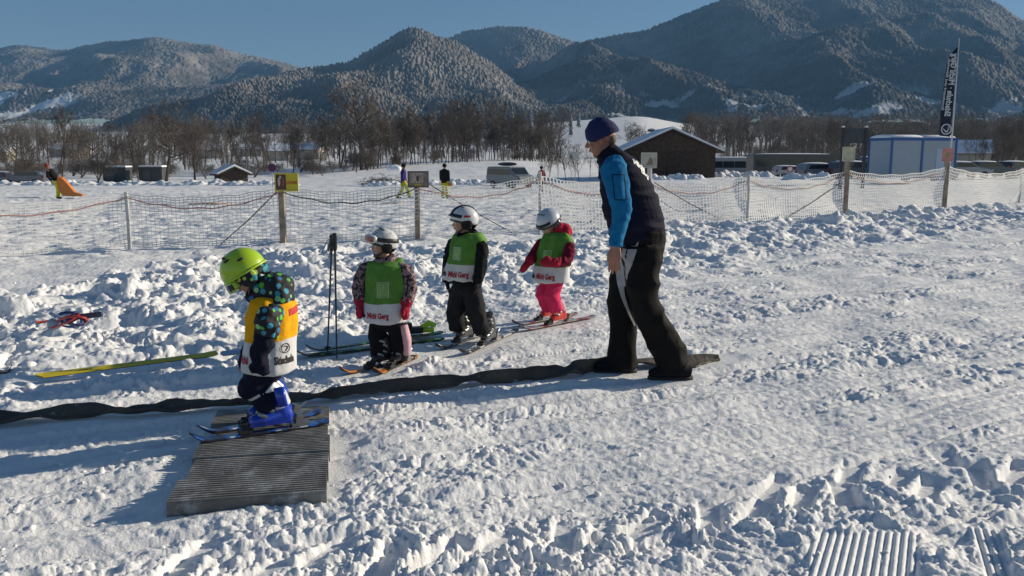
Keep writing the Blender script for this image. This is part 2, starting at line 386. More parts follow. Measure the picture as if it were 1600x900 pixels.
# loose clods of snow lying on the churned snow
def clods():
    bm = bmesh.new(); bmesh.ops.create_icosphere(bm, subdivisions=2, radius=1.0); v0 = np.array([v.co[:] for v in bm.verts]); f0 = np.array([[v.index for v in f.verts] for f in bm.faces]); bm.free()
    R = np.random.RandomState(5); var = []
    for i in range(12):
        q = v0 * 1.7 + i * 9.1; d = 1 + .38 * perlin3(q[:, 0], q[:, 1], q[:, 2], 7) + .16 * perlin3(q[:, 0] * 2.3, q[:, 1] * 2.3, q[:, 2] * 2.3, 8); var.append(v0 * d[:, None] * np.array([1, .8, .62]))
    n = 9000; Y = 3.2 + 22 * R.rand(n) ** 1.6; X = (R.rand(n) * 2 - 1) * (Y * .72); s = (Y - berm_near(X)) / (berm_far(X) - berm_near(X))
    pr = np.where((s > -.1) & (s < 1.0), .30, np.where(s <= -.1, .04 + .28 * (perlin(X * 1.3, Y * 1.3, 71) > .15), .02)); ok = R.rand(n) < pr
    for sg in FLAT: ok &= seg_d(X, Y, sg) > sg[4] + .05
    X, Y, s = X[ok], Y[ok], s[ok]; Z = ground_z(X, Y); V = []; T = []; off = 0
    for x, y, z, q in zip(X, Y, Z, s):
        r = (0.008 + 0.030 * R.rand() ** 2.5) * (1.35 if -.1 < q < 1 else 0.62); v = var[R.randint(12)] * r; a = R.rand() * 6.28; c, d = math.cos(a), math.sin(a)
        V.append(np.stack([v[:, 0] * c - v[:, 1] * d + x, v[:, 0] * d + v[:, 1] * c + y, v[:, 2] + z + r * .12], 1)); T.append(f0 + off); off += len(v)
    V = np.concatenate(V); T = np.concatenate(T); me = bpy.data.meshes.new('snow_clods'); me.vertices.add(len(V)); me.vertices.foreach_set('co', V.ravel().astype(np.float32)); k = len(T)
    me.loops.add(k * 3); me.loops.foreach_set('vertex_index', T.ravel().astype(np.int32)); me.polygons.add(k); me.polygons.foreach_set('loop_start', (np.arange(k) * 3).astype(np.int32)); me.polygons.foreach_set('use_smooth', np.full(k, True)); me.update(calc_edges=True)
    tag(link_mesh('snow_clods', me, SNOW), 'countless loose clods of snow strewn over the churned snow', 'snow', kind='stuff')
clods()
# ================================================================ MOUNTAINS
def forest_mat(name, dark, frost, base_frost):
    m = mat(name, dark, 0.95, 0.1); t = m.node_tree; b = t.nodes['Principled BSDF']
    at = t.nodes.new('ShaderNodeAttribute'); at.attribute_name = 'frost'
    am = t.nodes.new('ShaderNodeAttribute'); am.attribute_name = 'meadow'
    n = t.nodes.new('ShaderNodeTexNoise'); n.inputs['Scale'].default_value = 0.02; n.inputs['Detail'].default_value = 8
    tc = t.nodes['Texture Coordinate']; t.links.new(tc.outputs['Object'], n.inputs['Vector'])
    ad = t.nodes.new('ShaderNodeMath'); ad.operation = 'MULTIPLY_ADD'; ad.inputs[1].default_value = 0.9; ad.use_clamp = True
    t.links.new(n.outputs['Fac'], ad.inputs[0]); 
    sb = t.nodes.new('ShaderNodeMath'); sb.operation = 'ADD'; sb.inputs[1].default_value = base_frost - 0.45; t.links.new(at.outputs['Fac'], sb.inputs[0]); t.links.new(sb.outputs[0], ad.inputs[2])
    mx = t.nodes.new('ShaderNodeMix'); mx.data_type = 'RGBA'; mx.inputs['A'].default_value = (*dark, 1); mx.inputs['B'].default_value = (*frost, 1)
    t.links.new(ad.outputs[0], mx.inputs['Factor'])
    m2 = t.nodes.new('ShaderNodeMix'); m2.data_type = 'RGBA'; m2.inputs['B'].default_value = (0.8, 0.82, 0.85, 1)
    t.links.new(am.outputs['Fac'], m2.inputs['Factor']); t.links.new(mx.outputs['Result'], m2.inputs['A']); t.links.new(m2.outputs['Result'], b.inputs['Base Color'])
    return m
def cones(x, y, seed):
    """crowns of spruces: sharp cones; returns height 0..1"""
    P, A, Rr = tab(seed); xi = np.floor(x).astype(np.int64); yi = np.floor(y).astype(np.int64); out = np.zeros_like(x)
    for i in (-1, 0, 1):
        for j in (-1, 0, 1):
            h = P[(P[(xi + i) & 255] + yi + j) & 255]
            cx = xi + i + Rr[h]; cy = yi + j + Rr[(h * 7 + 13) & 255]; hh = 0.45 + 0.55 * Rr[(h * 3 + 71) & 255]
            d = np.hypot(x - cx, y - cy) / (0.75 * (0.6 + 0.4 * hh)); out = np.maximum(out, hh * np.clip(1 - d, 0, 1) ** 0.8)
    return out
def mountain(name, label, ridge, foot_r, foot_py, mats, seed, nc, nr, spur=(420, 60), gap=(5, 0), meadow=None, cell=9.0, tree=12.0, frost_lo=0.0, shape=1.0):
    """ridge: list of (photo column, photo row, distance in metres)"""
    c0, c1 = ridge[0][0], ridge[-1][0]; cols = np.linspace(c0, c1, nc); az = np.arctan((cols - 800) / F / 0.988)
    rp = np.interp(cols, [r[0] for r in ridge], [r[1] for r in ridge]); rd = np.interp(cols, [r[0] for r in ridge], [r[2] for r in ridge])
    kk = np.exp(-np.linspace(-2, 2, 41) ** 2); kk /= kk.sum(); rp = np.convolve(np.pad(rp, 20, mode='edge'), kk, 'valid'); rd = np.convolve(np.pad(rd, 20, mode='edge'), kk, 'valid')
    zr = CAMZ + rd * ((245 - rp) / F) - tree * 0.6 - rd * 5 / F
    fr = np.interp(cols, [f[0] for f in foot_r], [f[1] for f in foot_r]); zf = CAMZ + fr * ((245 - foot_py) / F) - 12
    t = np.concatenate([np.linspace(-0.06, 1.06, nr), np.linspace(1.06, 1.5, 24)[1:]])[:, None]
    D = fr + (rd - fr) * t; X = D * np.tan(az); Y = D * np.ones_like(X)
    tt = np.clip(t, 0, 1); sh = (tt ** shape) * (1 - 0.18 * np.sin(math.pi * tt)) 
    Z = zf + (zr - zf) * sh
    Z = np.where(t > 1, zr - (t - 1) * (zr - zf) * 1.3, Z)
    Z = np.where(t < 0, zf + t * 120, Z)
    L, Am = spur
    wx = X + 90 * perlin(X / 500, Y / 500, seed + 30)
    sp = (1 - 2.2 * np.abs(perlin(wx / L, Y / (L * 2.6), seed))) * Am + fbm(X / (L * 0.4), Y / (L * 0.7), 4, seed + 3) * Am * 0.42
    env = np.sin(math.pi * np.clip(tt * 0.93 + 0.05, 0, 1)) ** 0.8
    Z = Z + sp * env * np.where(t > 1.0, 0.4, 1) + fbm(X / 160, Y / 160, 3, seed + 8) * 6
    md = np.zeros_like(X)
    if meadow is not None: md = meadow(X, Y, tt * np.ones_like(X))
    cn = cones(X / cell, Y / cell, seed + 20)
    Z = Z + cn * tree * (1 - md)
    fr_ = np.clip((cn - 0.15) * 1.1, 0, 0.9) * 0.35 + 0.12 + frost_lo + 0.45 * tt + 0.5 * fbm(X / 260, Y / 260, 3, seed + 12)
    return tag(grid_mesh(name, X, Y, Z, mats, True, {'frost': np.clip(fr_, 0, 1.2), 'meadow': md}), label, 'mountain', kind='structure')
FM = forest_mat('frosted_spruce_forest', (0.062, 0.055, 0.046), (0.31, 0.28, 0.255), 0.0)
def mead_left(X, Y, t):
    c = 800 + F * X / (Y * 0.988); n = fbm(X / 120, Y / 120, 3, 300)
    m = (1 - smooth01(90, 150, c)) * (1 - smooth01(0.16, 0.24, t)) * smooth01(0.0, 0.12, n)
    return m
def mead_right(X, Y, t):
    n = fbm(X / 150, Y / 90, 3, 301); return (1 - smooth01(0.10, 0.20, t)) * smooth01(0.18, 0.34, n) * 0.55  # snow mix held faint: the mountain's shade painted into these meadows
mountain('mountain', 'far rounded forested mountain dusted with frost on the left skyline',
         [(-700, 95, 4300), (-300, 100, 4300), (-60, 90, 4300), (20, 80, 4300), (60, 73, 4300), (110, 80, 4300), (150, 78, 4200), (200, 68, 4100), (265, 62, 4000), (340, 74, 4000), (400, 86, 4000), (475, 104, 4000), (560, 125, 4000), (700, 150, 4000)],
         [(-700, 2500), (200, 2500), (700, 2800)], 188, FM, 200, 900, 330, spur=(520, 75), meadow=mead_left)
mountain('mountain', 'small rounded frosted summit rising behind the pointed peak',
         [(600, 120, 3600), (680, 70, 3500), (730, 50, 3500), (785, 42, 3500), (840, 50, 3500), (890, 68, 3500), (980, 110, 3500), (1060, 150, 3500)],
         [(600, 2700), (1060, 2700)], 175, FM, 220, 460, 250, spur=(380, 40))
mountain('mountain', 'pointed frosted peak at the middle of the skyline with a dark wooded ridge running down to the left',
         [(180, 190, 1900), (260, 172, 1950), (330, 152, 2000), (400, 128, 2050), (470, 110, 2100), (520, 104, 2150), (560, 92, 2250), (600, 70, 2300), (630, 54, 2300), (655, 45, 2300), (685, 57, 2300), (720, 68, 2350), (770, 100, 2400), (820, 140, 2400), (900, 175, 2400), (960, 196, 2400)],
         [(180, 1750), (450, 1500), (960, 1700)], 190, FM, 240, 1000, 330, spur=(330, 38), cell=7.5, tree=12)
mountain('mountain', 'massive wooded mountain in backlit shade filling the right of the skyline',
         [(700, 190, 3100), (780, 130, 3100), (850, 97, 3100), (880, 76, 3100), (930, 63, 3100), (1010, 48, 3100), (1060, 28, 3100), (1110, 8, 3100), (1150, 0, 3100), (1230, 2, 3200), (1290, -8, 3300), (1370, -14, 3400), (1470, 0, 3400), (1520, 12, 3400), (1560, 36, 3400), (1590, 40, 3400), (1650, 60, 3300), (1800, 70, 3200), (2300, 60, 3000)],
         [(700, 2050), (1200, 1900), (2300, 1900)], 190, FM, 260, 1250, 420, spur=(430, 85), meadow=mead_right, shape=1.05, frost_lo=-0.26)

# ================================================================ HAZE
hz = MB(); hz.box((0, 2300, 640), (9000, 5600, 1300)); HZ = hz.build('haze', [], None)
m = bpy.data.materials.new('valley_haze'); m.use_nodes = True; m.node_tree.nodes.clear(); t = m.node_tree
o = t.nodes.new('ShaderNodeOutputMaterial'); v = t.nodes.new('ShaderNodeVolumePrincipled'); t.links.new(v.outputs[0], o.inputs['Volume'])
v.inputs['Density'].default_value = 0.000115; v.inputs['Color'].default_value = (0.22, 0.48, 0.86, 1); v.inputs['Anisotropy'].default_value = 0.0
HZ.data.materials.append(m); tag(HZ, 'thin blue valley haze in front of the mountains', 'haze', kind='stuff')
HZ.location.z = 0
# ================================================================ TREES
BARK = snow_top('bare_bark', (0.070, 0.052, 0.040), thr=0.72, patch=0.5, nscale=1.5)
TWIG = snow_top('bare_twigs', (0.105, 0.085, 0.070), thr=0.80, snow=(0.5, 0.5, 0.5), patch=0.6, nscale=0.6)
NEEDLE = snow_top('spruce_needles', (0.030, 0.042, 0.030), thr=0.35, snow=(0.5, 0.52, 0.54), patch=0.8, nscale=1.2)
def bare_tree_mesh(seed, H=10.0, spread=0.55, lvl=4, stems=1, lean=0.05, first=0.25, dens=1.0, thick=0.017):
    R = random.Random(seed); tr = MB(); tw = MB()
    def rv(): return Vector((R.gauss(0, 1), R.gauss(0, 1), R.gauss(0, 0.6))).normalized()
    def branch(p, d, L, r, lv):
        k = 5 if lv == 0 else (4 if lv == 1 else 3); pts = [p.copy()]; q = p.copy(); dd = d.copy(); ds = []
        for i in range(k):
            dd = (dd + rv() * (0.10 if lv == 0 else 0.22) + Vector((0, 0, 0.10 if lv else 0.05))).normalized(); q = q + dd * (L / k); pts.append(q.copy()); ds.append(dd.copy())
        rad = [max(0.012, r * (1 - 0.75 * i / k)) for i in range(k + 1)]
        (tr if lv <= 1 else tw).loft(pts, rad, None, None, 6 if lv == 0 else (4 if lv == 1 else 3), cap=lv < 2)
        if lv >= lvl: return
        n = int({0: 15, 1: 7, 2: 6, 3: 4}.get(lv, 3) * dens + R.random())
        for i in range(n):
            t = first + (1 - first) * (i + R.random() * 0.8) / n if lv == 0 else 0.25 + 0.75 * (i + R.random()) / n
            t = min(t, 0.99); a = t * k; j = int(a); pp = pts[j].lerp(pts[j + 1], a - j)
            ax = ds[j]; side = (rv() - ax * rv().dot(ax)); side = (side - ax * side.dot(ax)).normalized()
            up = 0.55 + 0.6 * (1 - spread)
            nd = (ax * up + side * (0.6 + spread) ).normalized()
            LL = (L * (0.50 if lv == 0 else 0.55) * (1.15 - 0.65 * t if lv == 0 else 1.1 - 0.4 * t)) * R.uniform(0.7, 1.2)
            branch(pp, nd, LL, max(rad[j] * 0.55, 0.013), lv + 1)
    for s_ in range(stems):
        d = Vector((R.gauss(0, lean + 0.18 * (stems > 1)), R.gauss(0, lean + 0.18 * (stems > 1)), 1)).normalized()
        branch(Vector((R.uniform(-.3, .3) * (stems > 1), R.uniform(-.3, .3) * (stems > 1), -0.2)), d, H * R.uniform(0.82, 0.92) / (1 if stems == 1 else R.uniform(1, 1.4)), H * thick, 0)
    return tr.mesh('trunk'), tw.mesh('crown')
PROTO = []
for sd_, kw in ((1, dict(spread=0.7)), (2, dict(spread=0.35, first=0.35)), (3, dict(spread=0.6, stems=2, lvl=4, dens=0.8)), (4, dict(spread=0.25, first=0.2, thick=0.012)),
                (5, dict(spread=0.8, lean=0.1, thick=0.022)), (6, dict(spread=0.5, stems=4, lvl=3, first=0.1, thick=0.008)), (7, dict(spread=0.4, lvl=3, thick=0.009, dens=0.8))):
    a_, b_ = bare_tree_mesh(sd_, **kw)
    a_.materials.append(BARK); b_.materials.append(TWIG); PROTO.append((a_, b_))
print('tree polys', [len(p[1].polygons) for p in PROTO])
def spruce_mesh(seed, H=14.0, n=420):
    R = random.Random(seed); tr = MB(); tr.loft([(0, 0, -.3), (0, 0, H)], [H * .016, .02], n=6); cr = MB()
    for i in range(n):
        t = (i / n) ** 0.85; z = H * (0.10 + 0.9 * t); L = (H * 0.17 * (1 - t) + 0.15) * R.uniform(.7, 1.15); a = R.uniform(0, 2 * math.pi)
        d = Vector((math.cos(a), math.sin(a), -0.35)); s_ = Vector((-math.sin(a), math.cos(a), 0)) * L * 0.28; p = Vector((0, 0, z))
        cr.add([p, p + d * L * .6 + s_, p + d * L + Vector((0, 0, -.1 * L)), p + d * L * .6 - s_, p + d * L * .6 + Vector((0, 0, .12 * L))],
               [(0, 1, 4), (1, 2, 4), (2, 3, 4), (3, 0, 4)])
    return tr.mesh('trunk'), cr.mesh('crown')
SPR = []
for sd_ in (11, 12):
    a_, b_ = spruce_mesh(sd_); a_.materials.append(BARK); b_.materials.append(NEEDLE); SPR.append((a_, b_))
RT = random.Random(77)
def tree(px, Y, top, kind, label, group, cat='tree', sink=0.0, rz=None, base=None, wide=1.0):
    x = W(px, 260, Y).x; z = gz(x, Y) - sink
    zt = W(px, top, Y).z; pr = SPR[kind - 100] if kind >= 100 else PROTO[kind]
    h0 = 14.0 if kind >= 100 else 10.0
    s = max(0.15, (zt - z) / h0)
    root = empty('spruce_tree' if kind >= 100 else 'bare_tree', (x, Y, z), RT.uniform(0, 6.28) if rz is None else rz, label, cat, group)
    root.scale = (s * wide, s * wide, s)
    for me, nm in zip(pr, ('trunk', 'crown')):
        o = bpy.data.objects.new(nm, me); COL.objects.link(o); o.parent = root
    return root
# single trees in the left foreground row
LG = 'bare trees in the row beyond the left end of the net'
for px, top, k, Y, lab, wd in ((35, 215, 3, 112, 'thin bare tree behind the grey parked car at the far left edge', 1), (95, 200, 1, 116, 'slim bare tree right behind the worker with the orange sheet', 1),
                    (150, 222, 5, 106, 'many-stemmed bare bush between the parked car and the grey sheds', 1.2), (190, 232, 6, 112, 'slender bare tree standing in front of the first grey shed', 1),
                    (215, 205, 3, 108, 'narrow bare tree between the two grey sheds', 1), (258, 160, 4, 106, 'tall bare tree with a snow laden limb slanting to the left', 1.0),
                    (303, 172, 0, 104, 'big leaning bare tree with a snowy bent bough, right of the two grey sheds', .9), (345, 205, 6, 112, 'slender bare tree behind the snow roofed hut', 1),
                    (443, 235, 6, 96, 'young thin bare tree just right of the round road sign', .8), (565, 128, 4, 150, 'tallest widely spreading bare tree at the end of the dark tree row', 1.15)):
    tree(px, Y, top, k, lab, LG if px < 400 else None, wide=wd)
def snow_limb(px0, py0, px1, py1, px2, py2, Y, parent_label): pass
for i, (px, top) in enumerate(((858, 222), (872, 232), (884, 218), (893, 236), (905, 226), (922, 222), (936, 234), (850, 240))):
    tree(px, 84 + (i * 37 % 7), top, 6 if i % 2 else 3, 'thin young bare tree in the small group between the silver van and the wooden barn', 'young thin trees beside the van', wide=.8)
rowlab = 'bare brown tree in the dark row along the edge of the snowy field'
for i in range(64):
    px = 575 + (i + RT.uniform(-.4, .4)) * 4.6; Y = 152 + (px - 575) * 0.17 + RT.uniform(0, 26)
    tree(px, Y, 168 + RT.uniform(-16, 34) + abs(px - 690) * 0.05, RT.choice((0, 1, 2, 3, 3, 6)), rowlab, 'dense bare tree row along the field', wide=RT.uniform(.7, .95))
for i in range(46):
    px = -60 + (i + RT.uniform(-.4, .4)) * 14; Y = RT.uniform(135, 240)
    tree(px, Y, 192 + RT.uniform(-24, 36), RT.choice((0, 1, 2, 3, 6)), 'brown bare tree in the loose wood behind the left sheds and parked car', 'loose bare wood on the left', wide=RT.uniform(.8, 1.1))
for i in range(40):
    px = 1105 + (i + RT.uniform(-.4, .4)) * 14; Y = RT.uniform(170, 290)
    tree(px, Y, 196 + RT.uniform(-14, 26), RT.choice((0, 1, 2, 3, 6)), 'hazy bare tree in the wood behind the coaches and the blue trailer', 'bare wood behind the car park', wide=RT.uniform(.8, 1.1))
for i in range(14):
    tree(1515 + i * 11 + RT.uniform(-3, 3), RT.uniform(110, 150), 205 + RT.uniform(-25, 25), RT.choice((1, 3, 6)), 'bare tree right of the pole of the tall dark flag', 'bare trees right of the flag', wide=.8)
for px, top in ((985, 188), (1003, 196), (1072, 176), (1093, 186), (1063, 200)):
    tree(px, 300, top, 1 if px > 1050 else 0, 'bare tree standing on the slope just behind the roof of the barn', 'bare trees behind the barn')
for i in range(26):
    px = RT.choice((RT.uniform(775, 850), RT.uniform(860, 905), RT.uniform(1090, 1250))); Y = RT.uniform(420, 800)
    tree(px, Y, 172 + RT.uniform(-8, 18) + (10 if px > 1000 else 0), RT.choice((100, 101, 0)), 'frosted tree in the grove at the foot of the mountains beyond the sunny slope', 'trees beyond the sunny slope')
for i in range(70):
    px = RT.uniform(-20, 860) if i < 50 else RT.uniform(1090, 1620); Y = (150 + max(0, px - 575) * 0.17 if px > 540 else RT.uniform(118, 160)) + RT.uniform(-3, 6)
    o = tree(px, Y, W(px, 0, Y).z and (268 if px < 540 else 258) - RT.uniform(14, 34), 5, 'low many-stemmed bare shrub in the undergrowth at the foot of the bare trees', 'undergrowth shrubs', cat='shrub', wide=RT.uniform(1.3, 2.2)); o.name = 'bare_shrub'
# far woods: uncountable masses
def far_woods(n, pxr, Yr, topf, protos, seed, cuts=None):
    R = np.random.RandomState(seed); V = []; Fc = []; L = []; MI = []; off = 0; tot = 0
    for i in range(n):
        px = R.uniform(*pxr); Y = R.uniform(*Yr); pr = protos[R.randint(len(protos))]
        x = W(px, 230, Y).x
        if cuts is not None and perlin(np.array([x / 60.]), np.array([Y / 90.]), 400)[0] < cuts: continue
        z = gz(x, Y); zt = W(px, topf(px) + R.uniform(-8, 12), Y).z; s = min(max((zt - z) / pr[2], 0.35), 2.3)
        a = R.uniform(0, 6.28); c, d = math.cos(a) * s, math.sin(a) * s; v = pr[0]
        V.append(np.stack([v[:, 0] * c - v[:, 1] * d + x, v[:, 0] * d + v[:, 1] * c + Y, v[:, 2] * s + z], 1)); Fc.append(pr[1] + off); off += len(v)
    return np.concatenate(V), np.concatenate(Fc)
def tri_arrays(meshes, H, keep=1.0, seed=1):
    vs = []; fs = []; off = 0
    for me in meshes:
        n = len(me.vertices); v = np.empty(n * 3); me.vertices.foreach_get('co', v); me.calc_loop_triangles(); f = np.empty(len(me.loop_triangles) * 3, int); me.loop_triangles.foreach_get('vertices', f)
        vs.append(v.reshape(-1, 3)); fs.append(f.reshape(-1, 3) + off); off += n
    return np.concatenate(vs), np.concatenate(fs), H
LOWB = []
for sd_ in (21, 22, 23):
    a_, b_ = bare_tree_mesh(sd_, lvl=3, dens=0.75, spread=0.5, thick=0.02); LOWB.append(tri_arrays([a_, b_], 10.0))
LOWS = []
for sd_ in (31, 32):
    a_, b_ = spruce_mesh(sd_, n=90); LOWS.append(tri_arrays([a_, b_], 14.0))
def tri_mesh(name, V, T, m, label, cat, kind):
    me = bpy.data.meshes.new(name); me.vertices.add(len(V)); me.vertices.foreach_set('co', V.ravel().astype(np.float32)); k = len(T)
    me.loops.add(k * 3); me.loops.foreach_set('vertex_index', T.ravel().astype(np.int32)); me.polygons.add(k); me.polygons.foreach_set('loop_start', (np.arange(k) * 3).astype(np.int32)); me.update(calc_edges=True)
    return tag(link_mesh(name, me, m), label, cat, kind=kind)
V, T = far_woods(330, (-150, 880), (230, 650), lambda p: 188, LOWB, 5, -0.35); tri_mesh('far_woods', V, T, TWIG, 'brown far woods spread over the valley floor on the left', 'woods', 'stuff')
V, T = far_woods(600, (1080, 1750), (290, 900), lambda p: 178, LOWB, 6, -0.6); tri_mesh('far_woods', V, T, TWIG, 'hazy brown far woods at the foot of the big mountain on the right', 'woods', 'stuff')
LOWU = []
for sd_ in (41, 42): a_, b_ = bare_tree_mesh(sd_, lvl=3, dens=0.7, spread=0.6, stems=4, first=0.05, thick=0.008); LOWU.append(tri_arrays([a_, b_], 10.0))
V, T = far_woods(230, (-150, 860), (170, 520), lambda p: 232, LOWU, 15, -0.5); tri_mesh('undergrowth', V, T, TWIG, 'brown undergrowth of bare bushes in the far woods on the left', 'undergrowth', 'stuff')
V, T = far_woods(520, (1080, 1750), (200, 620), lambda p: 226, LOWU, 16, -0.6); tri_mesh('undergrowth', V, T, TWIG, 'brown undergrowth of bare bushes behind the car park on the right', 'undergrowth', 'stuff')
V, T = far_woods(420, (-150, 1750), (900, 1700), lambda p: 192 - (p < 150) * 6, LOWS + LOWB[:1], 7, 0.0); tri_mesh('far_spruces', V, T, NEEDLE, 'dark frosted spruces scattered at the foot of all the mountains', 'woods', 'stuff')

# ================================================================ BUILDINGS
WOODD = mat('weathered_dark_boards', (0.060, 0.040, 0.028), 0.85, noise=0.5, nscale=3, bump=0.01, bscale=8)
SNOWR = mat('roof_snow', (0.84, 0.86, 0.9), 0.8, bump=0.03, bscale=2)
PLAST = mat('pale_house_plaster', (0.42, 0.38, 0.32), 0.9, noise=0.1)
GLASS = mat('dark_window_glass', (0.02, 0.025, 0.03), 0.08, spec=0.8)
METD = mat('dark_sheet_metal', (0.05, 0.055, 0.06), 0.5, noise=0.3)
def gabled(name, label, cat, px, Y, w_, d_, hw, hr, wallm, rz=0.0, over=0.5, group=None, windows=0, door=False, z=None, roofm=None, snow_t=0.22):
    x = W(px, 270, Y).x; root = empty(name, (x, Y, gz(x, Y) if z is None else z), rz, label, cat, group)
    mb = MB(); mb.prism([(-w_ / 2, 0, -1), (w_ / 2, 0, -1), (w_ / 2, 0, hw), (0, 0, hr - .05), (-w_ / 2, 0, hw)], (0, d_, 0)); mb.build('wall', wallm, root)
    rb = MB(); sb = MB(); sl = (hr - hw) / (w_ / 2); e = w_ / 2 + over; T_ = 0.14
    for s in (-1, 1):
        A = Vector((0, -over, hr + 0.03)); B = Vector((s * e, -over, hw - sl * over + 0.03))
        nrm = Vector((s * sl, 0, 1)).normalized()
        rb.prism([A, B, B + nrm * T_, A + Vector((0, 0, T_ / nrm.z))], (0, d_ + 2 * over, 0))
        A2 = A + Vector((0, .06, T_ / nrm.z + .003)); B2 = B + nrm * (T_ + .003) + Vector((-s * .12, .06, 0))
        sb.prism([A2, B2, B2 + nrm * snow_t, A2 + Vector((0, 0, snow_t / nrm.z))], (0, d_ + 2 * over - .12, 0))
    r = rb.build('roof', roofm or WOODD, root); sb.build('roof_snow', SNOWR, r)
    if windows:
        for i in range(windows):
            xx = (i + .5) / windows * w_ - w_ / 2
            f = MB(); f.box((xx, -0.03, hw * .5), (w_ * .10 + .2, .08, hw * .26 + .2)); fo = f.build('window', mat('window_frame_white', (.6, .6, .58)), root)
            g_ = MB(); g_.box((xx, -0.075, hw * .5), (w_ * .10, .03, hw * .26)); g_.build('pane', GLASS, fo)
    if door:
        g_ = MB(); g_.box((w_ * .12, -0.04, 1.1), (3.0, .08, 3.0)); g_.build('door', mat('barn_door_boards', (.045, .03, .022), .9, noise=.4, nscale=4), root)
    return root
barn = gabled('barn', 'large dark wooden barn with a snow covered gable roof behind the sign post', 'barn', 1048, 89, 9.1, 13, 2.75, 4.75, WOODD, rz=-0.03, over=0.75, door=True, z=W(1048, 277, 89).z)
m_ = MB()
for i in range(38): m_.box((-4.5 + i * .243, -0.025, 1.6), (.03, .03, 2.1))
m_.build('board_battens', mat('batten_wood', (.085, .06, .04), .9), barn)
hut = gabled('hut', 'small timber hut with a bright snowy roof behind the left trees', 'hut', 366, 104, 3.2, 3.4, 1.0, 1.75, WOODD, rz=0.55, over=.45)
for px, lab, w_ in ((184, 'dark grey flat shed, left one of the two behind the bare trees', 2.9), (240, 'dark grey flat shed, right one of the two behind the bare trees', 2.9)):
    x = W(px, 275, 112).x; root = empty('shed', (x, 112, gz(x, 112)), .05, lab, 'shed')
    m_ = MB(); m_.box((0, 0, .7), (w_, 2.2, 2.0)); m_.build('wall', METD, root)
    m_ = MB(); m_.box((0, 0, 1.79), (w_ + .2, 2.4, .16)); r = m_.build('roof', METD, root); m_ = MB(); m_.box((0, 0, 1.965), (w_ + .1, 2.3, .18)); m_.build('roof_snow', SNOWR, r)
    m_ = MB(); m_.box((-.5, -1.13, .65), (1.0, .05, 1.6)); m_.build('door', mat('shed_door', (.09, .09, .095), .6), root)
for i, (px, py, Y, wd, lab) in enumerate(((20, 236, 330, 15, 'long snow roofed farmhouse seen behind the trees at the far left edge'), (135, 232, 420, 16, 'wide snow roofed building glimpsed between trees above the left shed'),
        (452, 240, 330, 9, 'snow roofed chalet just above the yellow sign'), (505, 236, 340, 12, 'broad chalet with a white roof between the yellow sign and the spreading tree'),
        (410, 232, 430, 10, 'small distant chalet left above the yellow sign'), (470, 226, 520, 13, 'farthest white roofed house above the yellow sign'),
        (350, 238, 380, 10, 'white roofed house behind the timber hut'), (1540, 246, 190, 9, 'pale house with a snowy roof behind the trees at the right edge'))):
    Z_ = W(px, py + 4, Y).z
    gabled('chalet', lab, 'house', px, Y, wd * .62, wd, 2.9, 5.0, PLAST, rz=1.35 if i % 2 else 1.75, over=.8, group='snow roofed houses in the valley', windows=3, z=min(Z_, gz(W(px, py, Y).x, Y) + 1.0))
for px, py in ((1018, 193), (1029, 196), (1030, 201)):
    x = W(px, py, 560).x; q = empty('field_hut', (x, 560, gz(x, 560)), .2, {193: 'upper left one of three tiny dark huts on the sunny slope', 196: 'upper right one of three tiny dark huts on the sunny slope', 201: 'lowest of three tiny dark huts on the sunny slope'}[py], 'hut', 'tiny huts on the sunny slope')
    m_ = MB(); m_.box((0, 0, .6), (4, 3, 1.6)); m_.build('wall', WOODD, q); m_ = MB(); m_.prism([(-2.3, -1.7, 1.42), (2.3, -1.7, 1.42), (0, -1.7, 2.2)], (0, 3.4, 0)); m_.build('roof', SNOWR, q)

# ================================================================ VEHICLES
TYRE = mat('tyre_rubber', (0.02, 0.02, 0.02), .8); RIM = mat('alloy_rim', (.35, .35, .36), .35, metal=.8)
HEADL = mat('headlamp_glass', (.6, .62, .62), .15); TAIL = mat('tail_lamp_red', (.35, .02, .02), .25)
PROF = {'wagon': ([(-2.25, .45), (-2.3, .85), (-2.2, 1.0), (-1.95, 1.42), (-1.5, 1.5), (.2, 1.48), (1.0, 1.02), (2.0, .88), (2.25, .7), (2.28, .4)], [(-1.85, 1.05), (-1.62, 1.40), (.15, 1.40), (.78, 1.04)]),
        'van': ([(-2.4, .4), (-2.45, 1.0), (-2.35, 1.75), (-2.2, 1.9), (.9, 1.88), (1.55, 1.25), (2.3, 1.08), (2.45, .8), (2.45, .4)], [(-2.2, 1.2), (-2.12, 1.72), (.85, 1.72), (1.33, 1.2)]),
        'suv': ([(-2.3, .5), (-2.35, 1.1), (-2.2, 1.6), (-1.9, 1.72), (.5, 1.7), (1.15, 1.18), (2.1, 1.05), (2.3, .85), (2.3, .45)], [(-2.05, 1.2), (-1.85, 1.58), (.45, 1.58), (.92, 1.2)])}
